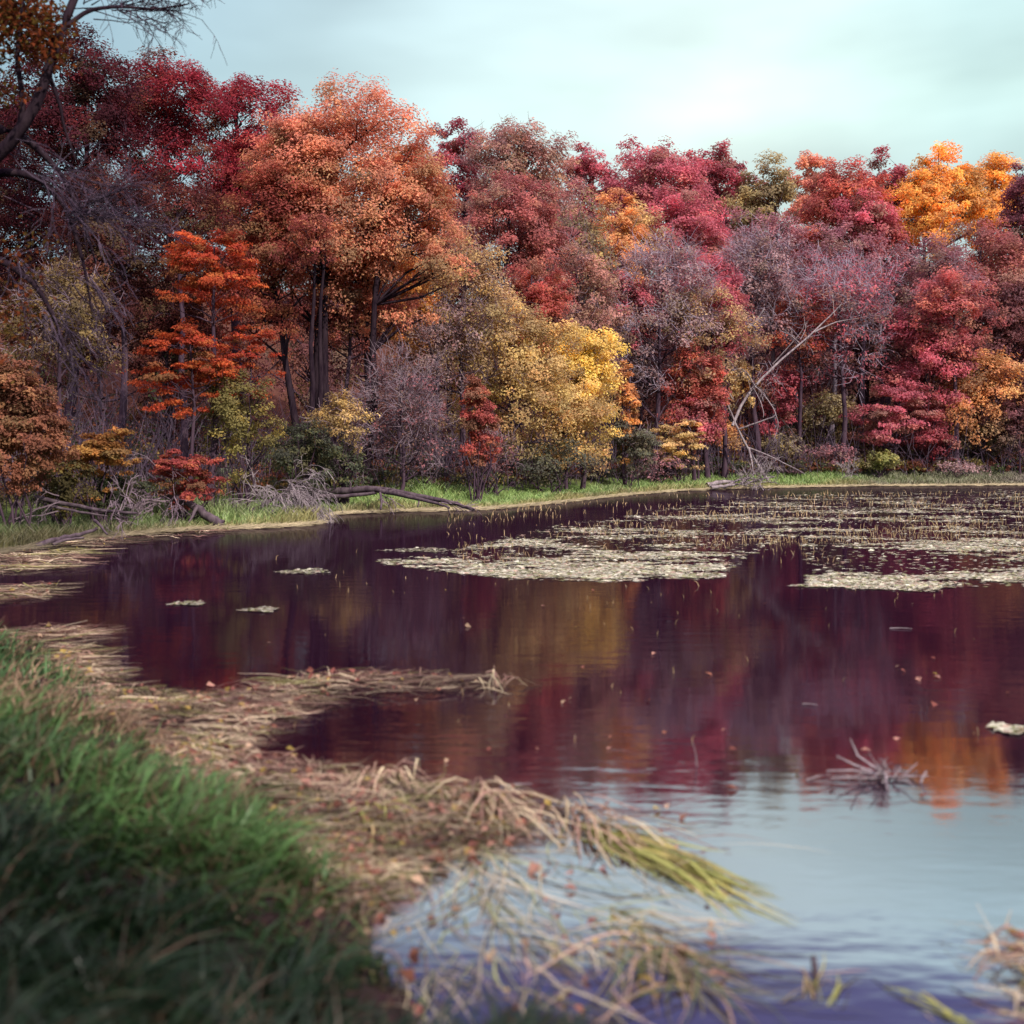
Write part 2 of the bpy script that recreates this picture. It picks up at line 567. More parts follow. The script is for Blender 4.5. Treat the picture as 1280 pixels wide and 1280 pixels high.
        # colour: by clump, by spray, by leaf
        t1 = rs.random(nc)[ci]
        acc = (rs.random((nc, nsub)) < 0.24)[ci, si]
        base = cols[0] * (1 - t1[:, None]) + cols[1] * t1[:, None]
        base = np.where(acc[:, None], base * 0.4 + cols[2] * 0.6, base)
        var = rs.uniform(0.74, 1.24, nleaf) * rs.uniform(0.78, 1.2, (nc, nsub))[ci, si]
        c = base * var[:, None] * rs.uniform(0.72, 1.25, nc)[ci][:, None]
        lift = 0.35 + 0.65 * float(sstep(36, 62, Y)) if px > 330 else 0.2  # pale mauve haze painted into the leaf colour, stronger on far trees
        c = c * (0.46 + 0.54 * float(sstep(30, 330, px)))  # vignette darkness at the left, painted into the leaf colour
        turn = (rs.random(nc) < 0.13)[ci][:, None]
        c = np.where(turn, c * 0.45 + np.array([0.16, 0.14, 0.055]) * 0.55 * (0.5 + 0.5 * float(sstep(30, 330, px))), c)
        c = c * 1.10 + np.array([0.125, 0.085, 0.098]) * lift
        global rng
        keep_rng = rng; rng = rs
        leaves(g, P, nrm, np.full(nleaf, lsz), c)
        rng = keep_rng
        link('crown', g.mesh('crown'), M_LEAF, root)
    if bare > 0:
        g = Geo()
        nt_ = int(bare * area_px / 13.0)
        ci = rs.integers(0, nc, nt_)
        d = unit(outw_all[ci] * 0.8 + rs.normal(size=(nt_, 3)) * 0.75 + np.array([0, 0, 0.25]))
        L = csz[ci] * (0.4 + 1.3 * rs.random(nt_) ** 1.5)
        s = cl[ci] + rs.normal(size=(nt_, 3)) * csz[ci][:, None] * 0.33
        m = s + d * L[:, None] * 0.5
        e = m + unit(d + rs.normal(size=(nt_, 3)) * 0.4 + np.array([0, 0, -0.12])) * L[:, None] * 0.5
        w = max(0.010, px_m * 0.24)
        spikes(g, s, m, w, w * 0.75)
        spikes(g, m, e, w * 0.75, w * 0.4)
        link('twig_sprays', g.mesh('twig_sprays'), twig or M_TWIG, root)
    return root


M_TWIG = bark_material('bare_grey_twigs', (0.17, 0.115, 0.145), (0.31, 0.235, 0.255), 2.0)
M_TWIG_PALE = bark_material('pale_lavender_twigs', (0.27, 0.21, 0.27), (0.44, 0.37, 0.43), 2.0)
M_TWIG_DARK = bark_material('bare_dark_twigs', (0.05, 0.034, 0.055), (0.13, 0.095, 0.125), 2.0)


def build_trees():
    T = make_tree
    sk = 'trees along the skyline'
    # ---- left, front to back
    T('oak_tree', 80, 18, 95, 330, 42, 'darkcrimson', 3.0, 'dark wine-red oak at the upper left, behind the overhanging branches', spread=0.95)
    T('oak_tree', 205, 52, 85, 330, 46, 'crimson', 2.6, 'crimson oak whose round top is the reddest on the left skyline')
    T('oak_tree', 308, 70, 72, 330, 48, 'crimson', 2.6, 'crimson oak between the reddest left tree and the big orange oak', )
    T('oak_tree', 440, 82, 120, 385, 42.5, 'orange', 3.4, 'largest orange oak, its pale orange dome highest left of the middle', trunk_px=398, bark=M_BARK_NEAR)
    T('oak_tree', 506, 150, 66, 395, 41.5, 'orange', 3.0, 'orange oak bough mass filling the right shoulder of the large orange dome', trunk_px=455, bark=M_BARK_NEAR)
    T('oak_tree', 388, 118, 70, 345, 41.6, 'orange', 3.2, 'orange oak filling the left shoulder of the large orange dome', trunk_px=420, bark=M_BARK_NEAR)
    T('oak_tree', 328, 185, 64, 440, 40.5, 'rust', 2.6, 'rust-red oak below and left of the large orange dome', trunk_px=378, bark=M_BARK_NEAR)
    T('oak_tree', 150, 190, 85, 420, 38, 'darkrust', 2.4, 'dark rust tree in shade under the crimson skyline at left')
    T('oak_tree', 445, 300, 62, 420, 43, 'rust', 2.0, 'brownish red tree hanging under the large orange oak', trunk_px=440)
    T('maple_tree', 262, 275, 72, 420, 33, 'redorange', 2.3, 'bright red-orange maple with layered boughs near the left shore', flat=0.33, seed=11)
    T('maple_tree', 235, 385, 62, 530, 32, 'redorange', 2.0, 'red-orange maple with flat tiers just above the pinkish shore shrub', flat=0.30, seed=12)
    T('maple_tree', 308, 400, 45, 520, 33.5, 'vermilion', 1.3, 'thin vermilion sapling right of the layered red-orange maple', flat=0.3)
    T('hickory_tree', 75, 315, 75, 520, 31, 'oldgold', 1.4, 'dull olive-yellow tree at left behind drooping bare branches', bare=0.5, bark=M_BARK)
    T('maple_shrub', 20, 455, 66, 675, 22.5, 'orange', 2.8, 'orange-red bush at the left edge above the inlet', cat='shrub', group='shrubs along the shore', seed=5)
    T('maple_shrub', 125, 525, 48, 612, 27.5, 'amber', 1.8, 'amber bush above the left green shore strip', cat='shrub', group='shrubs along the shore', flat=0.35)
    T('maple_shrub', 75, 560, 40, 640, 25.5, 'olive', 1.4, 'yellow-green bush between the orange-red edge bush and the amber one', cat='shrub', group='shrubs along the shore')
    T('maple_shrub', 228, 560, 52, 622, 29.5, 'pinkred', 2.2, 'pinkish red shrub behind the dark fallen trunk', cat='shrub', group='shrubs along the shore', flat=0.35)
    T('shrub', 300, 455, 52, 585, 33, 'olive', 1.2, 'thin yellow-green shrub beneath the vermilion sapling', cat='shrub', group='shrubs along the shore')
    T('shrub', 150, 590, 40, 640, 29, 'green', 1.6, 'low dark green bush between amber and pinkish shrubs', cat='shrub', group='shrubs along the shore')
    T('shrub', 375, 520, 42, 610, 35.5, 'green', 1.8, 'dark green bush at the foot of the twin dark trunks', cat='shrub', group='shrubs along the shore')
    T('shrub', 425, 485, 42, 560, 36.5, 'oldgold', 1.0, 'sparse pale yellow shrub right of the twin dark trunks', cat='shrub', group='shrubs along the shore', bare=0.3)
    T('shrub', 425, 545, 34, 618, 35.5, 'green', 1.3, 'greyish green brush behind the long fallen log', cat='shrub', group='shrubs along the shore', bare=0.4)
    # ---- middle
    T('maple_tree', 497, 315, 40, 445, 45, 'amber', 2.6, 'golden orange tree hanging between dark trunks and the olive-gold tree', seed=21)
    T('elm_tree', 575, 275, 78, 480, 46.5, 'oldgold', 1.5, 'half-bare olive-gold tree left of the bright yellow tree', bare=0.55)
    T('elm_tree', 640, 360, 80, 575, 48, 'gold', 2.0, 'golden tree, widest of the yellow ones, with dark gaps in its boughs', seed=31)
    T('maple_tree', 728, 392, 44, 560, 46.5, 'yellow', 2.6, 'brightest lemon-yellow tree in the middle of the shore', seed=32)
    T('maple_tree', 708, 455, 56, 596, 46, 'gold', 2.2, 'orange-gold tree drooping to the grass under the lemon-yellow one', seed=33)
    T('maple_shrub', 597, 468, 29, 576, 41.5, 'pinkred', 2.8, 'narrow coral-red sapling between purple brush and golden trees', cat='shrub', group='shrubs along the shore')
    T('twiggy_shrub', 500, 430, 66, 612, 40.5, 'mauve', 0.25, 'mauve leafless brush thicket left of the coral-red sapling', cat='shrub', group='shrubs along the shore', bare=1.7, depth=0.7)
    T('twiggy_shrub', 548, 350, 62, 480, 45, 'grey', 0.6, 'grey half-bare tree crown between golden orange and olive-gold trees', bare=0.9)
    T('twiggy_shrub', 615, 530, 40, 606, 43.5, 'mauve', 0.4, 'dark purple brush beneath the golden tree', cat='shrub', group='shrubs along the shore', bare=1.0)
    T('shrub', 786, 520, 34, 606, 50, 'green', 1.6, 'dark green shrub right of the orange-gold tree', cat='shrub', group='shrubs along the shore', bare=0.4)
    T('maple_shrub', 782, 440, 15, 560, 53, 'amber', 2.0, 'tiny amber sapling at the right edge of the lemon-yellow tree', cat='shrub', group='shrubs along the shore')
    T('oak_tree', 573, 143, 40, 300, 70, 'crimson', 3.0, 'crimson oak on the skyline touching the right of the large orange dome', group=sk)
    T('oak_tree', 645, 138, 64, 270, 66, 'tan', 2.4, 'tan and pinkish oak forming the round skyline hump right of centre-left', group=sk, bare=0.35)
    T('oak_tree', 645, 212, 72, 330, 58, 'rust', 3.0, 'dull red oak below the tan skyline hump')
    T('oak_tree', 672, 310, 38, 400, 53, 'vermilion', 2.4, 'small brick-red tree directly above the golden tree')
    T('elm_tree', 715, 225, 48, 390, 60, 'olive', 1.2, 'half-bare olive-grey tree between dull red oak and amber tier', bare=0.8)
    T('oak_tree', 735, 170, 32, 250, 84, 'rose', 3.0, 'small bright crimson top on the skyline in a dip', group=sk)
    T('maple_tree', 772, 228, 40, 320, 67, 'amber', 2.6, 'small amber tree in a tier below the rose-red skyline')
    T('elm_tree', 730, 300, 60, 420, 56, 'tan', 1.8, 'pinkish grey half-bare tree above the lemon-yellow one', bare=0.6)
    T('oak_tree', 825, 168, 66, 290, 84, 'rose', 2.8, 'rose-red oak on the skyline left of the tallest far red top', group=sk)
    T('oak_tree', 890, 162, 44, 290, 86, 'crimson', 2.6, 'tallest dusky red top on the far skyline right of centre', group=sk)
    T('oak_tree', 850, 222, 66, 350, 74, 'rose', 2.8, 'rose-red oak in the tier under the far skyline', seed=41)
    T('elm_tree', 828, 290, 66, 470, 60, 'grey', 1.1, 'pale grey half-bare tree with a tall dark trunk right of the yellow tree', bare=1.5, trunk_px=815, bark=M_BARK, twig=M_TWIG_PALE)
    T('oak_tree', 890, 300, 44, 420, 66, 'rose', 2.2, 'dusty red tree behind the pale grey half-bare tree')
    T('elm_tree', 885, 350, 55, 440, 61, 'oldgold', 1.5, 'yellow-grey half-bare tree above the coral sapling by the dead tree', bare=0.7)
    # ---- right
    T('oak_tree', 960, 188, 50, 300, 84, 'olive', 2.8, 'olive-green tree on the far skyline', group=sk)
    T('oak_tree', 1014, 176, 34, 290, 92, 'orange', 2.8, 'small orange top on the skyline right of the olive-green tree', group=sk)
    T('oak_tree', 1055, 192, 66, 335, 80, 'vermilion', 3.0, 'vermilion oak below the skyline left of the bright yellow tops', seed=51)
    T('oak_tree', 1108, 180, 38, 320, 86, 'crimson', 3.0, 'crimson skyline oak next to the bright yellow tops', group=sk)
    T('maple_tree', 1178, 172, 50, 280, 84, 'brightyellow', 3.4, 'bright orange-yellow skyline tree with a rounded top at the right', group=sk)
    T('maple_tree', 1155, 216, 38, 275, 80, 'brightyellow', 3.0, 'lower bright yellow bough mass left beneath the yellow skyline tops', seed=52)
    T('maple_tree', 1243, 174, 46, 285, 86, 'brightyellow', 3.2, 'orange-yellow skyline tree nearest the right edge', group=sk)
    T('oak_tree', 1285, 192, 34, 330, 76, 'darkcrimson', 2.8, 'dark crimson tree cut by the right edge', group=sk)
    T('oak_tree', 1225, 262, 66, 420, 74, 'rust', 2.6, 'brownish red tree under the orange-yellow skyline tops', seed=53)
    T('oak_tree', 1262, 330, 48, 500, 71, 'darkrust', 2.6, 'dark maroon tree low at the right edge', seed=54)
    T('elm_tree', 948, 275, 56, 430, 66.5, 'grey', 1.0, 'grey half-bare tree under the olive-green skyline tree', bare=1.5, twig=M_TWIG_PALE)
    T('elm_tree', 1055, 300, 66, 430, 67, 'rose', 0.8, 'mauve-grey half-bare tree where the leaning dead trunk ends', bare=1.5, twig=M_TWIG_PALE)
    T('elm_tree', 1170, 290, 56, 400, 72, 'mauve', 1.8, 'greyish mauve half-bare tree under the bright yellow boughs', bare=0.6)
    T('oak_tree', 1000, 330, 50, 430, 73, 'darkrust', 2.0, 'dark rusty tree in shade between the two leafless grey trees')
    T('maple_tree', 1155, 368, 54, 495, 69.5, 'rose', 3.0, 'rose-red maple standing low on the right above the lime bush', seed=55)
    T('maple_tree', 1118, 470, 58, 560, 68, 'rose', 2.4, 'rose-red low maple spreading directly above the lime bush', flat=0.35, seed=56)
    T('maple_shrub', 1168, 535, 34, 596, 68, 'crimson', 2.0, 'low red shrub right of the lime bush', cat='shrub', group='shrubs along the shore')
    T('maple_tree', 1228, 425, 52, 560, 69, 'amber', 1.5, 'brownish amber tree low at the right', seed=57)
    T('maple_tree', 1275, 480, 40, 596, 68, 'darkrust', 2.0, 'dark rust bush by the waterline at the right edge', cat='shrub', group='shrubs along the shore')
    T('shrub', 1098, 562, 25, 602, 66.2, 'lime', 3.2, 'round lime-green bush on the far right shore', cat='shrub', group='shrubs along the shore')
    T('maple_tree', 868, 415, 42, 500, 60, 'vermilion', 2.4, 'coral and orange sapling left of the leaning dead tree', seed=58)
    T('maple_shrub', 872, 480, 36, 545, 60, 'rose', 2.2, 'wine-red sapling under the coral one by the dead tree', cat='shrub', group='shrubs along the shore')
    T('maple_shrub', 848, 515, 38, 585, 58.5, 'gold', 1.6, 'yellowish sapling nearest the grass left of the dead tree', cat='shrub', group='shrubs along the shore', flat=0.3, bare=0.3)
    T('maple_shrub', 960, 455, 42, 540, 68, 'crimson', 1.8, 'dark red sapling seen through the dead tree branches', cat='shrub', group='shrubs along the shore')
    T('maple_shrub', 925, 440, 26, 500, 67, 'gold', 1.4, 'small golden sapling just left of the leaning dead trunk', cat='shrub', group='shrubs along the shore')
    T('shrub', 905, 520, 30, 600, 66, 'amber', 1.2, 'thin amber shrub at the foot of the dead tree', cat='shrub', group='shrubs along the shore', bare=0.4)
    T('shrub', 1030, 480, 40, 560, 69, 'olive', 1.4, 'olive bush on the slope right of the dead tree', cat='shrub', group='shrubs along the shore', bare=0.4)
    T('twiggy_shrub', 1035, 555, 42, 603, 66.5, 'mauve', 0.9, 'mauve brush left of the lime bush', cat='shrub', group='shrubs along the shore', bare=1.0)
    T('twiggy_shrub', 820, 560, 36, 612, 57.5, 'mauve', 0.5, 'mauve brush under the tall dark trunk right of the yellow tree', cat='shrub', group='shrubs along the shore', bare=1.0)
    T('shrub', 985, 540, 34, 602, 67, 'olive', 1.3, 'dark olive bush right of the dead tree foot', cat='shrub', group='shrubs along the shore')
    T('twiggy_shrub', 1195, 575, 40, 606, 66.6, 'grey', 0.6, 'pale grey weeds at the waterline below the low red shrub', cat='shrub', group='shrubs along the shore', bare=1.2)
    T('shrub', 1225, 530, 40, 602, 70, 'olive', 1.1, 'dull olive bush under the brownish amber tree', cat='shrub', group='shrubs along the shore')
    T('shrub', 690, 545, 60, 606, 47.5, 'green', 0.9, 'dark green undergrowth bush in the shade of the golden trees', cat='shrub', group='shrubs along the shore')
    T('oak_tree', 905, 345, 34, 400, 62, 'rose', 2.6, 'dusty red crown patch between the pale grey and the olive-topped half-bare trees', seed=71)
    T('oak_tree', 690, 330, 36, 380, 56, 'pinkred', 2.4, 'pinkish red crown patch above the gap between golden and lemon-yellow trees', seed=72)
    T('oak_tree', 1000, 350, 40, 400, 67, 'redorange', 1.8, 'orange-rust crown patch beside the upper end of the leaning dead trunk', seed=73)
    T('oak_tree', 1195, 335, 50, 390, 68, 'pinkred', 2.2, 'light red crown shelf just above and right of the upper rose-red maple', seed=74)
    T('maple_tree', 1085, 225, 46, 300, 78, 'rose', 2.6, 'rosy red bough mass between the vermilion oak and the yellow tops', seed=75)
    T('oak_tree', 780, 330, 40, 400, 60, 'rose', 2.0, 'dusky rose crown above the tiny amber sapling', seed=76)
    T('hickory_tree', 800, 250, 36, 330, 72, 'gold', 1.8, 'yellowish crown patch left of the rose-red tier oak', seed=77)
    # ---- straight trunks showing in the dark gaps
    for i, (px, top, hw, bot, Y, pal, lab, bk) in enumerate([
        (388, 262, 38, 300, 38.5, 'rust', 'tall dark twin-trunk oak, left trunk, rising through the gap under the orange dome', M_BARK_NEAR),
        (405, 262, 36, 300, 39.5, 'orange', 'dark straight trunk just right of the twin trunk under the orange dome', M_BARK_NEAR),
        (452, 290, 44, 400, 43, 'orange', 'dark trunk in shade left of the golden orange tree', M_BARK_NEAR),
        (232, 220, 55, 330, 37, 'darkrust', 'dark trunk rising behind the layered red-orange maple', M_BARK),
        (965, 250, 44, 350, 68, 'mauve', 'thick grey trunk standing behind the leaning dead tree', M_BARK_GREY),
        (1037, 280, 40, 370, 71, 'mauve', 'pale straight trunk right of the leaning dead trunk', M_BARK_GREY),
        (1072, 270, 40, 370, 72, 'mauve', 'second pale straight trunk, nearer the rose-red maple', M_BARK_GREY),
        (1105, 330, 40, 400, 72, 'darkrust', 'dark trunk left of the upper rose-red maple', M_BARK),
    ]):
        T('oak_tree', px, top, hw, bot, Y, pal, 1.4, lab, bark=bk, seed=100 + i)
    # ---- the wood behind: the second rank, closing the gaps
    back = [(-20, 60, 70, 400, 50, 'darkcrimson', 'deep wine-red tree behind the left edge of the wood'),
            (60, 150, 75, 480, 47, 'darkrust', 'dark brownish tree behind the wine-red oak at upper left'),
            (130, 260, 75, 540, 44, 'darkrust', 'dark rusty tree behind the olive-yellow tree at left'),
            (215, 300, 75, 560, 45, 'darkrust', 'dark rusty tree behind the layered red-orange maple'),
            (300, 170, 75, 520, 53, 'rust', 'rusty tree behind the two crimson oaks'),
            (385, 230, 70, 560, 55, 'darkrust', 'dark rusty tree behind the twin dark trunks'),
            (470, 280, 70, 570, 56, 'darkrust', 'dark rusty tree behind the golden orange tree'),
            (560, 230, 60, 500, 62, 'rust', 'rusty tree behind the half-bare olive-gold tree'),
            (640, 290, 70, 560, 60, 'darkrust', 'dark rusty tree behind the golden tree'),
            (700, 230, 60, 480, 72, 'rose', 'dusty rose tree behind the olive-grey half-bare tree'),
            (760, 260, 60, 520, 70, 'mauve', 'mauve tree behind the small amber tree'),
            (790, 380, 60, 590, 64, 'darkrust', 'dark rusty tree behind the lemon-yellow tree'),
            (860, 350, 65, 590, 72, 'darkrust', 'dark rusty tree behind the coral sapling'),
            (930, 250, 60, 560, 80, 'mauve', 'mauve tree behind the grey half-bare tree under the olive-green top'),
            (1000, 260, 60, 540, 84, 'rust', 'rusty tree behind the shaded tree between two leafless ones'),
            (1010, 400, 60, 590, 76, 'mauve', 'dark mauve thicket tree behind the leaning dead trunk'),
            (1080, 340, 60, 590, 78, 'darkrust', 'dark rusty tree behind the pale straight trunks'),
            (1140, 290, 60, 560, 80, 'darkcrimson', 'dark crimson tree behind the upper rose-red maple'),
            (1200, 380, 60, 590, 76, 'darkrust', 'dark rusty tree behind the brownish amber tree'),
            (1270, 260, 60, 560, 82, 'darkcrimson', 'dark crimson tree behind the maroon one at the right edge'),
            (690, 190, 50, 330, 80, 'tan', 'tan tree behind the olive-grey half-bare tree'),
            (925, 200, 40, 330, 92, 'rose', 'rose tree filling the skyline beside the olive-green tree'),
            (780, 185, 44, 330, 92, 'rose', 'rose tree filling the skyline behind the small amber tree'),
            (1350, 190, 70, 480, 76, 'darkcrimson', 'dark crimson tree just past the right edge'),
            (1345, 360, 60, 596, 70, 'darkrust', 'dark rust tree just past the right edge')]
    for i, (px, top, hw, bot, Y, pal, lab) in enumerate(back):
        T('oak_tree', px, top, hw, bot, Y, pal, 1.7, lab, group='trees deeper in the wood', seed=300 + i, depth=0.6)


# ------------------------------------------------------------------ undergrowth and grasses (uncountable)
def build_stuff():
    global rng
    rng = np.random.default_rng(99)
    # undergrowth of the wood: a tangle of bushy masses
    nb = 1500
    px = rng.uniform(-120, 1400, nb)
    shore_y = np.interp(px, [p[0] for p in SHORE_PX[11:]], [p[1] for p in SHORE_PX[11:]])
    Yb = EYE * F / (shore_y - HORIZON) + 4.0 + 15 * rng.random(nb) ** 1.6
    Xb = (px - 640) / F * Yb
    ok = pond_distance(Xb, Yb) > 3.2
    Xb, Yb = Xb[ok], Yb[ok]
    nb = len(Xb)
    Db = pond_distance(Xb, Yb)
    Rb = rng.uniform(0.5, 1.7, nb)
    Hb = rng.uniform(0.5, 1.2, nb) * (0.7 + 3.4 * sstep(3.5, 10, Db) * rng.random(nb))
    per = 120
    bi = np.repeat(np.arange(nb), per)
    sub = unit(rng.normal(size=(nb, 6, 3))) * rng.uniform(0.3, 0.85, (nb, 6, 1))
    si = rng.integers(0, 6, nb * per)
    q = sub[bi, si] + unit(rng.normal(size=(nb * per, 3))) * rng.random((nb * per, 1)) ** 0.5 * 0.36
    X = Xb[bi] + q[:, 0] * Rb[bi]
    Y = Yb[bi] + q[:, 1] * Rb[bi]
    Z = terrain_z(Xb, Yb)[bi] + (0.5 + 0.5 * q[:, 2]) * Hb[bi]
    pal = np.array([(0.085, 0.105, 0.050), (0.19, 0.075, 0.055), (0.27, 0.22, 0.08), (0.15, 0.085, 0.095), (0.26, 0.10, 0.06), (0.13, 0.095, 0.10), (0.30, 0.20, 0.07), (0.10, 0.11, 0.07)])
    kind = rng.integers(0, 8, nb)
    c = pal[kind][bi] * rng.uniform(0.7, 1.25, (nb * per, 1)) * rng.uniform(0.7, 1.15, nb)[bi][:, None]
    g = Geo()
    nrm = unit(np.array([0, -0.15, 0.6]) + rng.normal(size=(len(X), 3)) * 0.6)
    leaves(g, np.stack([X, Y, Z], -1), nrm, np.maximum(0.10, 3.8 * Y / 1206), c)
    tag(link('forest_undergrowth', g.mesh('forest_undergrowth'), M_LEAF), 'dark tangle of leaves and brush on the wooded slope', 'undergrowth', kind='stuff')
    # brush stems standing in the wood
    n = 3200
    px = rng.uniform(-60, 1340, n)
    shore_y = np.interp(px, [p[0] for p in SHORE_PX[11:]], [p[1] for p in SHORE_PX[11:]])
    Y = EYE * F / (shore_y - HORIZON) + 3.0 + 12 * rng.random(n) ** 1.2
    X = (px - 640) / F * Y
    ok = pond_distance(X, Y) > 2.4
    X, Y = X[ok], Y[ok]
    s = np.stack([X, Y, terrain_z(X, Y) - 0.02], -1)
    L = rng.uniform(0.8, 3.6, len(X))[:, None]
    dirv = unit(rng.normal(size=(len(X), 3)) * np.array([0.4, 0.4, 0]) + np.array([0, 0, 1]))
    m = s + dirv * L * 0.55
    e = m + unit(dirv + rng.normal(size=(len(X), 3)) * 0.35) * L * 0.45
    w = np.maximum(0.010, 0.32 * Y / 1206)
    g = Geo()
    spikes(g, s, m, w, w * 0.8)
    spikes(g, m, e, w * 0.8, w * 0.4)
    tag(link('brush_stems', g.mesh('brush_stems'), M_TWIG_DARK), 'thin bare stems of brush among the trees', 'undergrowth', kind='stuff')
    # short green grass along the far shore
    n = 42000
    px = rng.uniform(-60, 1340, n)
    shore_y = np.interp(px, [p[0] for p in SHORE_PX[11:]], [p[1] for p in SHORE_PX[11:]])
    Y = EYE * F / (shore_y - HORIZON) + 4.6 * rng.random(n) ** 1.1 - 0.1
    X = (px - 640) / F * Y
    d = pond_distance(X, Y)
    dens = 0.55 + 0.5 * lump(X, Y, 0.55) + 0.25 * lump(X, Y, 1.7)
    ok = (d > -0.15) & (d < 5.0) & (rng.random(n) < np.clip(dens + 0.25, 0.08, 1))
    X, Y, d = X[ok], Y[ok], d[ok]
    m = len(X)
    tall = np.clip(0.5 + 0.6 * lump(X, Y, 0.8, 2.0), 0.15, 1.2)
    L = rng.uniform(0.12, 0.42, m) * (0.5 + 1.0 * tall)
    w = np.maximum(0.010, 0.75 * Y / 1206)
    az = rng.uniform(0, 2 * PI, m)
    dv = np.stack([np.cos(az), np.sin(az), np.zeros(m)], -1)
    root = np.stack([X, Y, terrain_z(X, Y) - 0.02], -1)
    tpar = np.array([0, 0.55, 1.0])
    P = root[:, None, :] + np.array([0, 0, 1.0]) * (L[:, None, None] * (tpar - 0.25 * tpar ** 2)[None, :, None]) + dv[:, None, :] * (L[:, None, None] * 0.45 * (tpar ** 2)[None, :, None])
    W = w[:, None] * np.array([0.5, 0.42, 0.12])[None, :]
    side = unit(np.stack([np.full(m, 1.0), rng.normal(0, 0.5, m), np.zeros(m)], -1))
    dry = np.clip(1.2 - d * 1.6 + 0.35 * lump(X, Y, 1.1, 5.0), 0, 1) * 0.8 + (rng.random(m) < 0.12) * 0.6
    dry = np.clip(dry, 0, 1)[:, None]
    c = np.array([0.26, 0.37, 0.12]) * (1 - dry) + np.array([0.36, 0.30, 0.13]) * dry
    pxg = 640 + X / Y * F
    wd_ = (sstep(1040, 1110, pxg) * 0.75 + 0.5 * np.clip(lump(X, Y, 0.5, 8.0), 0, 1))[:, None].clip(0, 1)
    c = c * (1 - wd_) + np.array([0.20, 0.17, 0.13]) * wd_
    c = c * rng.uniform(0.65, 1.3, (m, 1)) * (0.38 + 0.62 * sstep(20, 320, pxg))[:, None]  # left end darkened in the blade colour, like a vignette
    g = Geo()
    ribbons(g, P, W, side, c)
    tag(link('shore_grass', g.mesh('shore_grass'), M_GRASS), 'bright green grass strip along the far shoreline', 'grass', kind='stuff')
    # pale rim of dead sedge lying at the far waterline
    n = 5200
    px = rng.uniform(-60, 1300, n)
    shore_y = np.interp(px, [p[0] for p in SHORE_PX[11:]], [p[1] for p in SHORE_PX[11:]])
    Y = EYE * F / (shore_y - HORIZON) + rng.normal(-0.25, 0.22, n)
    X = (px - 640) / F * Y
    a = rng.normal(0, 0.35, n)
    L = rng.uniform(0.2, 0.8, n)
    dv = np.stack([np.cos(a), np.sin(a), np.zeros(n)], -1)
    root = np.stack([X, Y, rng.uniform(0.015, 0.07, n)], -1)
    P = root[:, None, :] + dv[:, None, :] * (np.array([-0.5, 0, 0.5])[None, :, None] * L[:, None, None])
    P[:, 2, 2] += rng.uniform(-0.02, 0.10, n)
    W = np.maximum(0.008, 0.6 * Y / 1206)[:, None] * np.array([0.3, 0.5, 0.2])
    side = unit(np.stack([-dv[:, 1], dv[:, 0] * 0.6, np.full(n, 0.6)], -1))
    c = np.array([0.42, 0.35, 0.20]) * rng.uniform(0.5, 1.25, (n, 1)) * (0.35 + 0.65 * sstep(40, 380, px))[:, None]  # vignette shade at the left painted into the sedge colour
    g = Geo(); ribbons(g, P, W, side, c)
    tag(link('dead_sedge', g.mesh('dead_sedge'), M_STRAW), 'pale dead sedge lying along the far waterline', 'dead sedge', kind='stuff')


def pads(g, X, Y, size, c):
    """small floating leaves, irregular quads lying on the water"""
    n = len(X)
    a = rng.uniform(0, 2 * PI, n)
    z = rng.uniform(0.005, 0.012, n)
    ang = np.array([0, 1.5, 3.1, 4.7])[None, :] + a[:, None] + rng.normal(0, 0.2, (n, 4))
    r = size[:, None] * rng.uniform(0.6, 1.15, (n, 4)) * 0.5
    v = np.stack([X[:, None] + np.cos(ang) * r * 1.9, Y[:, None] + np.sin(ang) * r, z[:, None] + np.where(rng.random((n, 1)) < 0.2, rng.normal(0, 0.010, (n, 4)), rng.normal(0, 0.0015, (n, 4))).clip(-0.003, 0.05)], -1).reshape(-1, 3)
    g.add(v, np.arange(n * 4).reshape(n, 4), c)


def blob(cx, cy, rx, ry, n):
    """points of an irregular floating mat given on the survey photograph"""
    x0, y0 = ground_pt(cx, cy)
    RX = rx / F * y0
    yn, yf = ground_pt(cx, cy + ry)[1], ground_pt(cx, cy - ry)[1]
    RY = (yf - yn) / 2
    a = rng.uniform(0, 2 * PI, n)
    r = np.sqrt(rng.random(n)) * (1 + 0.25 * np.sin(3 * a + cx) + 0.18 * np.sin(7 * a + cy))
    return x0 + np.cos(a) * r * RX, (yn + yf) / 2 + np.sin(a) * r * RY


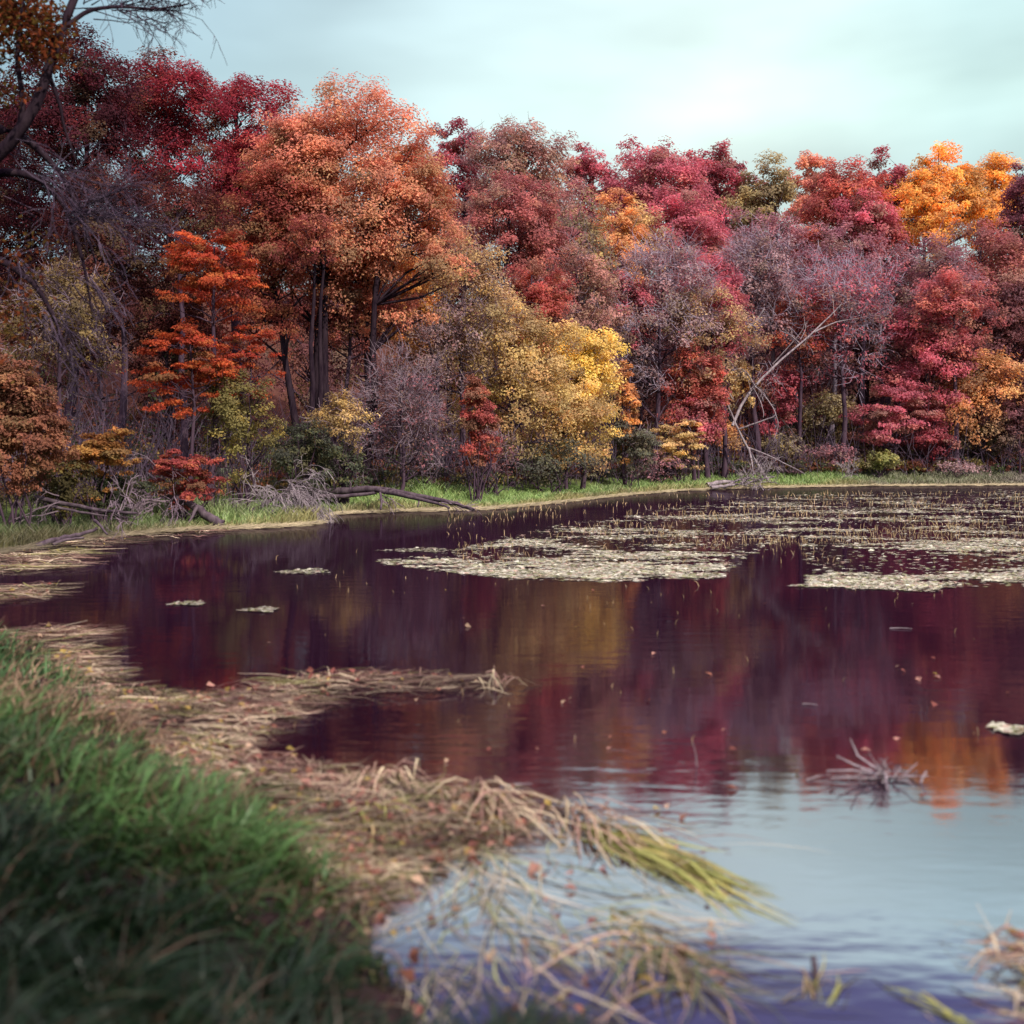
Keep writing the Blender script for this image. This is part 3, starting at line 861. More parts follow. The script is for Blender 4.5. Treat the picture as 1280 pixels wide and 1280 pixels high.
def build_pond_plants():
    global rng
    rng = np.random.default_rng(41)
    tones = np.array([(0.47, 0.46, 0.31), (0.41, 0.39, 0.28), (0.54, 0.52, 0.39), (0.27, 0.28, 0.13), (0.36, 0.25, 0.18)])
    # the broad raft of floating leaves
    n = 190000
    px = rng.uniform(470, 1340, n)
    py = 612 + 122 * rng.random(n)
    X, Y = ground_pt(px, py)
    fld = 0.6 * fbm(X * 0.42, Y * 0.85, 11, 5) + 0.4 * fbm(X * 1.7, Y * 3.2, 29, 4)
    # density falls off outside the raft seen in the photograph
    lo = np.interp(px, [470, 540, 640, 760, 900, 935, 1000, 1010, 1120, 1340], [703, 712, 722, 726, 722, 700, 668, 735, 740, 738])
    hi = np.interp(px, [470, 560, 700, 800, 900, 1000, 1340], [700, 690, 655, 640, 625, 618, 612])
    core = sstep(hi - 3, hi + 10, py) * (1 - sstep(lo - 4, lo + 3, py))
    big = np.exp(-((px - 740) / 150) ** 2 - ((py - 706) / 14) ** 2) * 1.5
    open_ = np.exp(-((px - 990) / 70) ** 2 - ((py - 705) / 16) ** 2) * 1.6 + np.exp(-((px - 1150) / 200) ** 2 - ((py - 704) / 7) ** 2) * 0.9
    p = core * np.clip(sstep(0.50, 0.60, fld + big * 0.10 - open_ * 0.16) + 0.025, 0, 1)
    ok = (rng.random(n) < p) & (pond_distance(X, Y) < -0.5)
    X, Y = X[ok], Y[ok]
    m = len(X)
    g = Geo()
    pads(g, X, Y, np.maximum(0.055, 2.1 * Y / 1206) * rng.uniform(0.6, 1.5, m), tones[rng.integers(0, 5, m)] * rng.uniform(0.6, 1.25, (m, 1)))
    tag(link('floating_leaves', g.mesh('floating_leaves'), M_PAD), 'broad pale raft of floating leaves on the right half of the pond', 'floating plants', kind='stuff')
    # lone mats
    mats = [(381, 715, 28, 3.2, 'small pale mat of floating leaves right of the grey brush reflection'),
            (236, 755, 19, 2.6, 'small pale mat of floating leaves on the left part of the pond'),
            (325, 763, 22, 2.6, 'thin mat of floating leaves in the dark left middle of the pond'),
            (1264, 913, 20, 4.5, 'white-flecked mat of floating leaves alone at the right edge'),
            (525, 688, 42, 2.5, 'long thin mat of floating leaves left of the broad raft'),
            (1105, 733, 95, 5.0, 'bright ragged mat of floating leaves in front of the raft at right')]
    for cx, cy, rx, ry, lab in mats:
        x0, y0 = ground_pt(cx, cy)
        k = int(rx * ry * (3.2 if rx < 90 else 2.4))
        X, Y = blob(cx, cy, rx, ry, k)
        g = Geo()
        pads(g, X - x0, Y - y0, np.full(k, max(0.05, 2.0 * y0 / 1206)), tones[rng.integers(0, 5, k)] * (rng.uniform(0.75, 1.3, (k, 1)) if cx > 700 else rng.uniform(0.4, 0.85, (k, 1))))
        o = link('mat_of_floating_leaves', g.mesh('mat_of_floating_leaves'), M_PAD)
        o.location = (x0, y0, 0.004)
        tag(o, lab, 'floating plants', 'mats of floating leaves')
    # sedge stems standing in the water
    n = 8000
    px = rng.uniform(560, 1330, n); py = rng.uniform(616, 705, n)
    k2 = 1000
    px = np.concatenate([px, rng.uniform(300, 1290, k2)]); py = np.concatenate([py, rng.uniform(690, 930, k2)])
    X, Y = ground_pt(px, py)
    fld = lump(X, Y, 0.7, 3.0) + 0.5 * lump(X, Y, 2.1, 1.0)
    w = np.where(np.arange(len(px)) < n, np.clip(0.05 + 0.7 * fld + 0.3 * sstep(700, 1050, px), 0.01, 1), np.clip(0.06 + 0.5 * fld, 0.02, 0.6))
    ok = (rng.random(len(px)) < w) & (pond_distance(X, Y) < -0.4)
    X, Y = X[ok], Y[ok]
    m = len(X)
    L = rng.uniform(0.05, 0.22, m) * np.clip(Y / 30, 0.45, 1.1)
    a = rng.uniform(0, 2 * PI, m); t = rng.uniform(0, 0.5, m)
    s = np.stack([X, Y, np.full(m, -0.03)], -1)
    dv = np.stack([np.cos(a) * t, np.sin(a) * t, np.ones(m)], -1)
    mid = s + dv * L[:, None] * 0.7
    e = mid + (dv + np.stack([np.cos(a), np.sin(a), np.full(m, -0.5)], -1) * rng.uniform(0, 0.9, (m, 1))) * L[:, None] * 0.3
    wd = np.maximum(0.0035, 0.30 * Y / 1206)
    c = np.array([0.40, 0.28, 0.14]) * rng.uniform(0.5, 1.3, (m, 1))
    g = Geo()
    spikes(g, s, mid, wd, wd * 0.8, c); spikes(g, mid, e, wd * 0.8, wd * 0.4, c)
    tag(link('water_sedge', g.mesh('water_sedge'), M_STRAW), 'thin tan sedge stems poking up through the pond', 'sedge', kind='stuff')


# ------------------------------------------------------------------ foreground bank
def in_poly(px, py, poly):
    poly = np.asarray(poly, float)
    ins = np.zeros(px.shape, bool)
    n = len(poly)
    for i in range(n):
        ax, ay = poly[i]; bx, by = poly[(i + 1) % n]
        c = (ay > py) != (by > py)
        with np.errstate(divide='ignore', invalid='ignore'):
            xi = ax + (py - ay) / (by - ay if by != ay else 1e-9) * (bx - ax)
        ins ^= c & (px < xi)
    return ins


MAT_POLYS = [  # pixel outline of the matted reeds, amount of straw, direction (rad), direction spread
    ([(90, 795), (150, 862), (250, 868), (330, 850), (420, 846), (530, 846), (640, 861), (560, 868), (470, 872), (400, 882), (345, 905),
      (315, 935), (230, 945), (160, 940), (100, 890), (60, 840)], 5200, 0.12, 0.35),
    ([(160, 930), (300, 945), (400, 955), (490, 975), (600, 985), (640, 1005), (640, 1040), (560, 1020), (470, 1010), (380, 1010), (370, 985), (280, 975), (260, 1000), (190, 960)], 4600, -0.10, 0.4),
    ([(370, 1005), (470, 1005), (600, 990), (660, 1030), (575, 1075), (500, 1105), (430, 1150), (390, 1090), (330, 1040)], 4300, 0.05, 0.45),
    ([(0, 793), (100, 786), (110, 796), (60, 806), (0, 808)], 500, 0.1, 0.3),
    ([(-40, 690), (110, 690), (100, 712), (20, 716), (-40, 720)], 800, 0.05, 0.4),
    ([(-40, 735), (70, 730), (60, 745), (-40, 762)], 500, 0.1, 0.4),
    ([(60, 668), (230, 658), (330, 655), (250, 672), (150, 682), (60, 700)], 700, 0.08, 0.35),
    ([(1245, 1172), (1330, 1165), (1330, 1300), (1262, 1260), (1258, 1200)], 110, -0.2, 0.7),
]


def build_foreground():
    global rng
    rng = np.random.default_rng(17)
    # lying reed straw
    g = Geo()
    tone = np.array([(0.48, 0.36, 0.23), (0.30, 0.185, 0.13), (0.15, 0.075, 0.06), (0.56, 0.45, 0.29), (0.22, 0.21, 0.075), (0.05, 0.024, 0.026)])
    leafp, leafq = [], []
    for poly, n, ang, spr in MAT_POLYS:
        pa = np.array(poly, float); n = int(n * 1.5)
        lo, hi = pa.min(0), pa.max(0)
        px = rng.uniform(lo[0], hi[0], n * 4); py = rng.uniform(lo[1], hi[1], n * 4)
        ok = in_poly(px, py, poly)
        px, py = px[ok][:n], py[ok][:n]
        X, Y = ground_pt(px, py)
        band = lump(X * 0.45 + 3, Y * 2.6 + 0.8 * np.sin(X * 1.3), 1.5, 2.0) + 0.5 * lump(X * 0.6, Y * 3.0, 3.1, 5.0)
        ok = rng.random(len(X)) < np.clip(0.52 + 0.8 * band, 0.14, 1)
        X, Y, band = X[ok], Y[ok], band[ok]
        m = len(X)
        L = (0.08 + 0.66 * rng.random(m) ** 1.6) * np.clip(Y / 9, 0.8, 1.8)
        flow = ang + 0.35 * lump(X, Y, 1.1, 1.0) + rng.normal(0, spr, m) * np.where(rng.random(m) < 0.45, 2.6, 0.8)
        dv = np.stack([np.cos(flow), np.sin(flow), np.zeros(m)], -1)
        hump = np.clip(0.5 + 0.6 * lump(X, Y, 1.6, 6.0), 0, 1)
        z = 0.008 + 0.07 * hump * rng.random(m)
        root = np.stack([X, Y, z], -1)
        t = np.array([-0.5, -0.15, 0.2, 0.5])
        P = root[:, None, :] + dv[:, None, :] * (t[None, :, None] * L[:, None, None])
        perp = np.stack([-dv[:, 1], dv[:, 0], np.zeros(m)], -1)
        P += perp[:, None, :] * (rng.normal(0, 0.17, (m, 1, 1)) * L[:, None, None] * (t ** 2 * 4)[None, :, None])
        P[:, :, 2] += rng.uniform(-0.01, 0.05, (m, 4)) * (rng.random((m, 1)) < 0.5)
        P[:, :, 2] = np.maximum(P[:, :, 2], 0.004)
        W = np.maximum(0.0030, 0.42 * Y / 1206)[:, None] * np.array([0.5, 1.0, 0.9, 0.25])[None, :] * (0.5 + 1.6 * rng.random((m, 1)) ** 2.5)
        side = unit(perp + np.array([0, 0, 1.0]) * rng.normal(0, 0.45, (m, 1)))
        patch = np.random.default_rng(8).random(997)[((np.floor(X * 2.2) * 31 + np.floor(Y * 2.2 + 3 * X) * 57).astype(int)) % 997]
        idx = np.clip((patch * 3.2 + rng.random(m) * 3.0).astype(int), 0, 5)
        wet = 0.50 + 0.58 * sstep(0.30, 0.62, fbm(X * 1.1, Y * 1.8, 77, 4))[:, None]
        ribbons(g, P, W, side, tone[idx] * rng.uniform(0.6, 1.35, (m, 1)) * wet)
        sel = rng.random(m) < 0.10
        leafp.append(np.stack([X[sel] + rng.normal(0, 0.1, sel.sum()), Y[sel] + rng.normal(0, 0.1, sel.sum()), z[sel] + 0.02], -1))
    tag(link('matted_reeds', g.mesh('matted_reeds'), M_STRAW), 'matted tan reed straw floating along the near bank', 'reed litter', kind='stuff')
    # drowned reed blades fanned in the shallow water at the bottom, and a thin scatter on open water
    g = Geo()
    n = 330
    px = rng.normal(650, 130, n); py = rng.uniform(1030, 1275, n)
    X, Y = ground_pt(px, py)
    a = rng.normal(-1.15, 0.55, n) + (px - 640) / 260 * 0.9
    L = rng.uniform(0.15, 0.55, n)
    dv = np.stack([np.cos(a), np.sin(a), np.zeros(n)], -1)
    perp = np.stack([-dv[:, 1], dv[:, 0], np.zeros(n)], -1)
    t = np.linspace(-0.5, 0.5, 5)
    P = np.stack([X, Y, np.full(n, 0.006)], -1)[:, None, :] + dv[:, None, :] * (t[None, :, None] * L[:, None, None])
    P += perp[:, None, :] * (rng.normal(0, 0.16, (n, 1, 1)) * L[:, None, None] * ((t * 2) ** 2)[None, :, None])
    P[:, :, 2] += np.abs(rng.normal(0, 0.03, (n, 1))) * np.cos(t * PI)[None, :]
    W = np.full((n, 1), 0.0030) * np.array([0.4, 1, 1, 0.8, 0.15])[None, :] * rng.uniform(0.5, 1.4, (n, 1))
    c = np.array([(0.30, 0.27, 0.17), (0.38, 0.32, 0.20), (0.22, 0.24, 0.09), (0.25, 0.17, 0.14)])[rng.integers(0, 4, n)] * rng.uniform(0.7, 1.5, (n, 1))
    ribbons(g, P, W, unit(perp + np.array([0, 0, 0.5]) * rng.normal(0, 0.5, (n, 1))), c)
    tag(link('drowned_reeds', g.mesh('drowned_reeds'), M_STRAW), 'loose reed blades fanned out over the shallow near water', 'reeds', kind='stuff')
    # fallen leaves lying on mats and water
    g = Geo()
    P = np.concatenate(leafp)
    k = 90
    px = rng.uniform(430, 900, k); py = rng.uniform(1000, 1270, k)
    X, Y = ground_pt(px, py)
    P = np.concatenate([P, np.stack([X, Y, np.full(k, 0.012)], -1)])
    k = 46
    px = rng.uniform(330, 1270, k); py = rng.uniform(730, 1010, k)
    X, Y = ground_pt(px, py)
    P = np.concatenate([P, np.stack([X, Y, np.full(k, 0.012)], -1)])
    k = 0
    gy = 2.6 + 9 * rng.random(k) ** 1.5; gx = -0.5 * gy + (0.5 * gy + 0.4) * rng.random(k)
    okg = pond_distance(gx, gy) > 0
    P = np.concatenate([P, np.stack([gx, gy, terrain_z(gx, gy) + rng.uniform(0.10, 0.30, k)], -1)[okg]])
    m = len(P)
    lc = np.array([(0.46, 0.24, 0.18), (0.36, 0.15, 0.10), (0.50, 0.34, 0.22), (0.28, 0.10, 0.08), (0.50, 0.36, 0.10)])[rng.integers(0, 5, m)] * rng.uniform(0.6, 1.2, (m, 1))
    leaves(g, P, unit(np.array([0, -0.1, 1.0]) + rng.normal(size=(m, 3)) * 0.35), rng.uniform(0.035, 0.08, m), lc, 0.7)
    tag(link('fallen_leaves', g.mesh('fallen_leaves'), M_LEAF), 'pinkish tan fallen leaves on the reed mats and near water', 'fallen leaves', kind='stuff')

    # grass of the near bank
    n = 84000
    Y = 2.2 + 12.5 * rng.random(n) ** 1.7
    X = -0.62 * Y + (0.62 * Y + 0.9) * rng.random(n)
    d = pond_distance(X, Y)
    tuss = 0.8 * lump(X, Y, 2.6, 1.0) + 0.9 * lump(X, Y, 8.0, 3.0)
    ok = (d > -0.08 + 0.16 * tuss) & (rng.random(n) < np.clip(0.66 + 0.4 * tuss, 0.30, 1.0))
    X, Y, d, tuss = X[ok], Y[ok], d[ok], tuss[ok]
    m = len(X)
    L = rng.uniform(0.10, 0.40, m) * (0.72 + 0.50 * np.clip(tuss, -0.8, 1.2)) * (0.6 + 0.4 * sstep(0, 0.7, d))
    az = -0.25 + rng.normal(0, 1.1, m) + 1.2 * lump(X, Y, 2.6, 7.0)
    dv = np.stack([np.cos(az), np.sin(az) - 0.1, np.zeros(m)], -1)
    droop = rng.uniform(0.5, 1.45, m)
    t = np.linspace(0, 1, 5)
    up = t[None, :] * (1 - 0.42 * droop[:, None] * t[None, :])
    P = np.stack([X, Y, terrain_z(X, Y) - 0.02], -1)[:, None, :] + np.array([0, 0, 1.0]) * (up * L[:, None])[..., None] \
        + dv[:, None, :] * ((0.25 * t[None, :] + 0.6 * droop[:, None] * t[None, :] ** 2) * L[:, None])[..., None]
    W = np.maximum(0.0075, 0.62 * Y / 1206)[:, None] * np.array([0.8, 1.0, 0.8, 0.5, 0.08])[None, :] * rng.uniform(0.5, 1.5, (m, 1))
    side = unit(np.stack([-dv[:, 1], dv[:, 0], np.zeros(m)], -1) + rng.normal(0, 0.25, (m, 3)))
    pxx = 640 + X / Y * F; pyy = HORIZON + EYE * F / Y
    green = np.array([0.105, 0.215, 0.060])
    deep = np.array([0.026, 0.060, 0.024])
    tan = np.array([0.26, 0.17, 0.10])
    brown_zone = np.exp(-((pxx - 70) / 150) ** 2 - ((pyy - 925) / 45) ** 2) * 0.75 + 0.10 + 0.45 * np.clip(lump(X, Y, 2.4, 9.0), 0, 1) + 0.35 * (1 - sstep(0.0, 0.35, d))
    isd = (rng.random(m) < np.clip(brown_zone, 0, 0.9))[:, None]
    g_mix = np.clip(0.5 + 0.5 * lump(X, Y, 1.3, 4.0) - 0.8 * sstep(1080, 1270, pyy + 0.25 * (200 - pxx)), 0, 1)[:, None]
    L_dry = isd[:, 0] & (pyy > 1000)
    W[L_dry] *= 0.55
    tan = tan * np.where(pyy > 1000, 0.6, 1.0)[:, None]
    dark = 1 - 0.62 * sstep(940, 1330, pyy + 0.25 * (250 - pxx) + 60 * lump(X, Y, 1.5, 2.0))[:, None]  # bottom-left vignette darkness painted into the blades, as g_mix does too
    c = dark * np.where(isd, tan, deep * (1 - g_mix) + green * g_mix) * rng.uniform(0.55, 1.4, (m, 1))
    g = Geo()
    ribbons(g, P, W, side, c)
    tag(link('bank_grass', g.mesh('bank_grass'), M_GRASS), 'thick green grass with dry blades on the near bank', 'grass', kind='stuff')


def reed_clump(px0, py0, px1, py1, n, length, label, cols, name='reed_clump', spread=0.25, lift=0.12, width=0.006, curl=0.2):
    """a tuft of reed blades rooted along a line and bent over in one direction"""
    x0, y0 = ground_pt(px0, py0); x1, y1 = ground_pt(px1, py1)
    ang = math.atan2(y1 - y0, x1 - x0)
    dist = math.hypot(x1 - x0, y1 - y0)
    u = rng.random(n)
    X = u ** 1.4 * (x1 - x0) * 0.55 + rng.normal(0, 0.05, n)
    Y = u ** 1.4 * (y1 - y0) * 0.55 + rng.normal(0, 0.06, n)
    a = ang + rng.normal(0, spread, n)
    L = length * rng.uniform(0.5, 1.15, n)
    dv = np.stack([np.cos(a), np.sin(a), np.zeros(n)], -1)
    t = np.linspace(0, 1, 7)
    lf = lift * rng.uniform(0.2, 1.5, n)
    arch = (np.sin(np.minimum(t * 1.25, 1.0) * PI))[None, :] * lf[:, None] * (1 - 0.3 * t)[None, :]
    perp = np.stack([-dv[:, 1], dv[:, 0], np.zeros(n)], -1)
    P = np.stack([X, Y, np.zeros(n)], -1)[:, None, :] + dv[:, None, :] * (t[None, :] * L[:, None])[..., None]
    P += perp[:, None, :] * (rng.normal(0, curl, (n, 1)) * L[:, None] * (t ** 2)[None, :])[..., None]
    P[:, :, 2] += arch - 0.01 + rng.uniform(0.004, 0.02, (n, 1))
    W = width * np.array([0.7, 1, 1, 0.95, 0.8, 0.55, 0.1])[None, :] * rng.uniform(0.5, 1.3, (n, 1))
    c = np.array(cols)[rng.integers(0, len(cols), n)] * rng.uniform(0.65, 1.25, (n, 1))
    g = Geo()
    ribbons(g, P, W, unit(perp + np.array([0, 0, 1.0]) * rng.normal(0, 0.3, (n, 1))), c)
    o = link(name, g.mesh(name), M_STRAW)
    o.location = (x0, y0, 0)
    tag(o, label, 'reed clump', 'reed clumps in the near water')
    return o


def build_clumps():
    global rng
    rng = np.random.default_rng(5)
    yg = [(0.36, 0.33, 0.09), (0.28, 0.29, 0.08), (0.40, 0.30, 0.14), (0.22, 0.24, 0.06)]
    tn = [(0.42, 0.32, 0.20), (0.34, 0.22, 0.15), (0.48, 0.40, 0.24), (0.26, 0.15, 0.11)]
    reed_clump(735, 1035, 915, 1118, 120, 0.85, 'yellow-green sheaf of reeds bent over to the right on the near water', yg, spread=0.13, lift=0.04, curl=0.1, width=0.008)
    reed_clump(690, 1012, 830, 1075, 60, 0.60, 'pale arching reed tuft at the head of the yellow-green sheaf', tn, spread=0.45, lift=0.09, curl=0.3)
    reed_clump(590, 985, 650, 1080, 55, 0.60, 'tan reed tuft arching toward the camera left of the yellow-green sheaf', tn, spread=0.55, lift=0.09, curl=0.35)
    reed_clump(470, 975, 520, 990, 36, 0.36, 'leafy tan tuft standing up from the reed mat edge', tn, spread=1.3, lift=0.10, curl=0.35)
    reed_clump(615, 862, 650, 850, 16, 0.34, 'spiky tan tuft at the tip of the thin reed spit', tn, spread=1.1, lift=0.12, curl=0.3, width=0.007)
    reed_clump(600, 1060, 620, 1240, 42, 0.95, 'long pale reed fan spread over the shallow water at bottom centre', [(0.42, 0.38, 0.24), (0.33, 0.33, 0.17), (0.48, 0.42, 0.3)], spread=0.6, lift=0.02, curl=0.35, width=0.0036)
    reed_clump(760, 1130, 870, 1240, 40, 0.70, 'dark olive reed blades below the yellow-green sheaf', [(0.16, 0.15, 0.06), (0.24, 0.2, 0.08), (0.30, 0.22, 0.14)], spread=0.45, lift=0.03, curl=0.35, width=0.0042)
    reed_clump(820, 1180, 900, 1290, 55, 0.60, 'brown and green reed tangle at the bottom edge right of centre', [(0.14, 0.13, 0.05), (0.10, 0.13, 0.05), (0.30, 0.2, 0.14)], spread=0.9, lift=0.05, curl=0.4, width=0.004)
    reed_clump(460, 1010, 440, 1080, 34, 0.40, 'yellowish curl of reeds on the brown mat by the grass bank', yg, spread=0.7, lift=0.06, curl=0.4)
    reed_clump(1262, 1180, 1275, 1290, 10, 0.22, 'tan reed tuft in the bottom right corner', tn, spread=0.8, lift=0.08, curl=0.35)
    reed_clump(1105, 1230, 1230, 1290, 10, 0.50, 'few green blades lying near the bottom edge right of the stub', yg, spread=0.25, lift=0.02, width=0.0042)
    reed_clump(1010, 1260, 1060, 1235, 9, 0.28, 'short green blades right of the dark stub', yg, spread=0.5, lift=0.03, width=0.0042)
    # dead twig heap standing in the water at right
    x0, y0 = ground_pt(1105, 975)
    g = Geo()
    n = 34
    a = np.where(rng.random(n) < 0.6, rng.normal(2.2, 0.5, n), rng.uniform(0, 2 * PI, n)); L = rng.uniform(0.05, 0.17, n)
    s = np.stack([rng.normal(0.0, 0.075, n), rng.normal(0, 0.05, n), rng.uniform(0.0, 0.07, n)], -1)
    dv = np.stack([np.cos(a), rng.normal(0, 0.5, n), rng.normal(0.15, 0.5, n)], -1)
    m = s + unit(dv) * L[:, None] * 0.6
    e = m + unit(dv + rng.normal(size=(n, 3)) * 0.5) * L[:, None] * 0.4
    spikes(g, s, m, 0.0055, 0.0045); spikes(g, m, e, 0.0045, 0.002)
    for q in [((0.02, 0, 0.02), (-0.16, 0.05, 0.075), (-0.27, 0.06, 0.13)), ((0.0, 0, 0.03), (-0.18, 0.03, 0.05), (-0.34, 0.02, 0.05)), ((0, 0, 0.01), (-0.15, 0, 0.01), (-0.32, 0.0, 0.012)),
              ((-0.02, 0, 0.05), (-0.13, 0.1, 0.12), (-0.17, 0.12, 0.22)), ((0, 0, 0.02), (0.10, 0, 0.02), (0.26, -0.02, 0.03)), ((0.2, -0.05, -0.01), (0.22, -0.05, 0.04), (0.24, -0.05, 0.07)), ((0, 0, 0.05), (-0.02, -0.10, 0.04), (-0.05, -0.22, 0.0))]:
        tube(g, q, [0.009, 0.007, 0.004], 5)
    o = link('dead_twig_heap', g.mesh('dead_twig_heap', True), M_DEAD)
    o.location = (x0, y0, 0)
    tag(o, 'bleached heap of dead twigs sticking out of the dark water at right', 'dead twigs')
    # floating sticks
    for (ax, ay, bx, by, r, lab) in [(1008, 976, 1040, 970, 0.005, 'short pale stick floating left of the twig heap'),
                                     (1003, 881, 1022, 883, 0.005, 'short pale stick floating on the dark water above the twig heap'),
                                     (1112, 786, 1140, 787, 0.006, 'pale stick floating far out on the right side'),
                                     (625, 985, 665, 982, 0.008, 'pale floating stick off the tips of the tan reed tuft')]:
        p, q = np.array([*ground_pt(ax, ay), 0.006]), np.array([*ground_pt(bx, by), 0.010])
        c0 = (p + q) / 2
        g = Geo(); tube(g, [p - c0, (p + q) / 2 - c0 + np.array([0, 0.01, 0.004]), q - c0], [r, r * 0.9, r * 0.5], 5)
        o = link('floating_stick', g.mesh('floating_stick', True), M_DEAD); o.location = c0
        tag(o, lab, 'stick', 'sticks floating on the pond')
    # dark stub standing in the near water
    x0, y0 = ground_pt(1018, 1222)
    g = Geo(); tube(g, [(0, 0, -0.1), (0.003, 0, 0.03), (-0.004, 0, 0.075), (-0.002, 0, 0.085)], [0.014, 0.013, 0.010, 0.004], 7)
    o = link('wooden_stub', g.mesh('wooden_stub', True), M_LOG); o.location = (x0, y0, 0)
    tag(o, 'short dark wooden stub standing in the water near the bottom edge', 'stub')
    # leaning thin stem
    x0, y0 = ground_pt(872, 958)
    g = Geo(); tube(g, [(0, 0, -0.05), (-0.012, 0, 0.08), (-0.034, 0, 0.165)], [0.004, 0.0035, 0.002], 5)
    o = link('lone_reed', g.mesh('lone_reed', True), M_DEAD); o.location = (x0, y0, 0)
    tag(o, 'single thin pale stem leaning out of the dark water mid right', 'reed stem')


# ------------------------------------------------------------------ fallen and dead wood
def branch_spray(g, start, dirv, length, rad, levels, nper=3, droop=0.0, wob=0.35, minr=0.004):
    """recursive bare branch"""
    k = 5
    p = [np.array(start, float)]
    d = unit(np.array(dirv, float))
    for i in range(k - 1):
        d = unit(d + rng.normal(0, wob * 0.35, 3) + np.array([0, 0, -droop]))
        p.append(p[-1] + d * length / (k - 1))
    p = np.array(p)
    r = np.maximum(np.linspace(rad, rad * 0.35, k), minr * 0.6)
    tube(g, p, r, 5 if rad > 0.03 else 3)
    if levels > 0:
        for i in range(nper):
            f = rng.uniform(0.25, 1.0)
            idx = min(int(f * (k - 1)), k - 2)
            u = f * (k - 1) - idx
            s = p[idx] * (1 - u) + p[idx + 1] * u
            dd = unit(unit(p[idx + 1] - p[idx]) + rng.normal(0, 0.62, 3))
            branch_spray(g, s, dd, length * rng.uniform(0.4, 0.7), max(rad * 0.45, minr), levels - 1, nper, droop * 1.1, wob, minr)


def wood_thing(name, origin, label, cat, paths, mat, sprays=(), group=None, minr=0.006, tmat=None):
    """paths: list of (list of (px,py,Y), r0, r1); the longest first is the trunk"""
    o0 = np.array(origin)
    root = thing(name, o0, label, cat, group)
    for i, (pp, r0, r1) in enumerate(paths):
        P = np.array([pt(*q) for q in pp]) - o0
        # smooth by inserting points
        t = np.linspace(0, len(P) - 1, len(P) * 3)
        P = np.stack([np.interp(t, np.arange(len(P)), P[:, c]) for c in range(3)], -1)
        P[1:-1] = (P[:-2] + P[1:-1] * 2 + P[2:]) / 4
        g = Geo(); tube(g, P + rng.normal(0, r0 * 0.12, P.shape), np.linspace(r0, r1, len(P)), 7)
        link('trunk' if i == 0 else 'branch', g.mesh('branch', True), mat, root)
    if sprays:
        g = Geo()
        for (px, py, Y, dv, L, r, lv, npr, dr, cnt) in sprays:
            for _ in range(cnt):
                s = pt(px, py, Y) - o0 + rng.normal(0, 0.12, 3)
                branch_spray(g, s, np.array(dv) + rng.normal(0, 0.35, 3), L * rng.uniform(0.7, 1.2), r, lv, npr, dr, minr=minr)
        link('twig_sprays', g.mesh('twig_sprays'), tmat or mat, root)
    return root


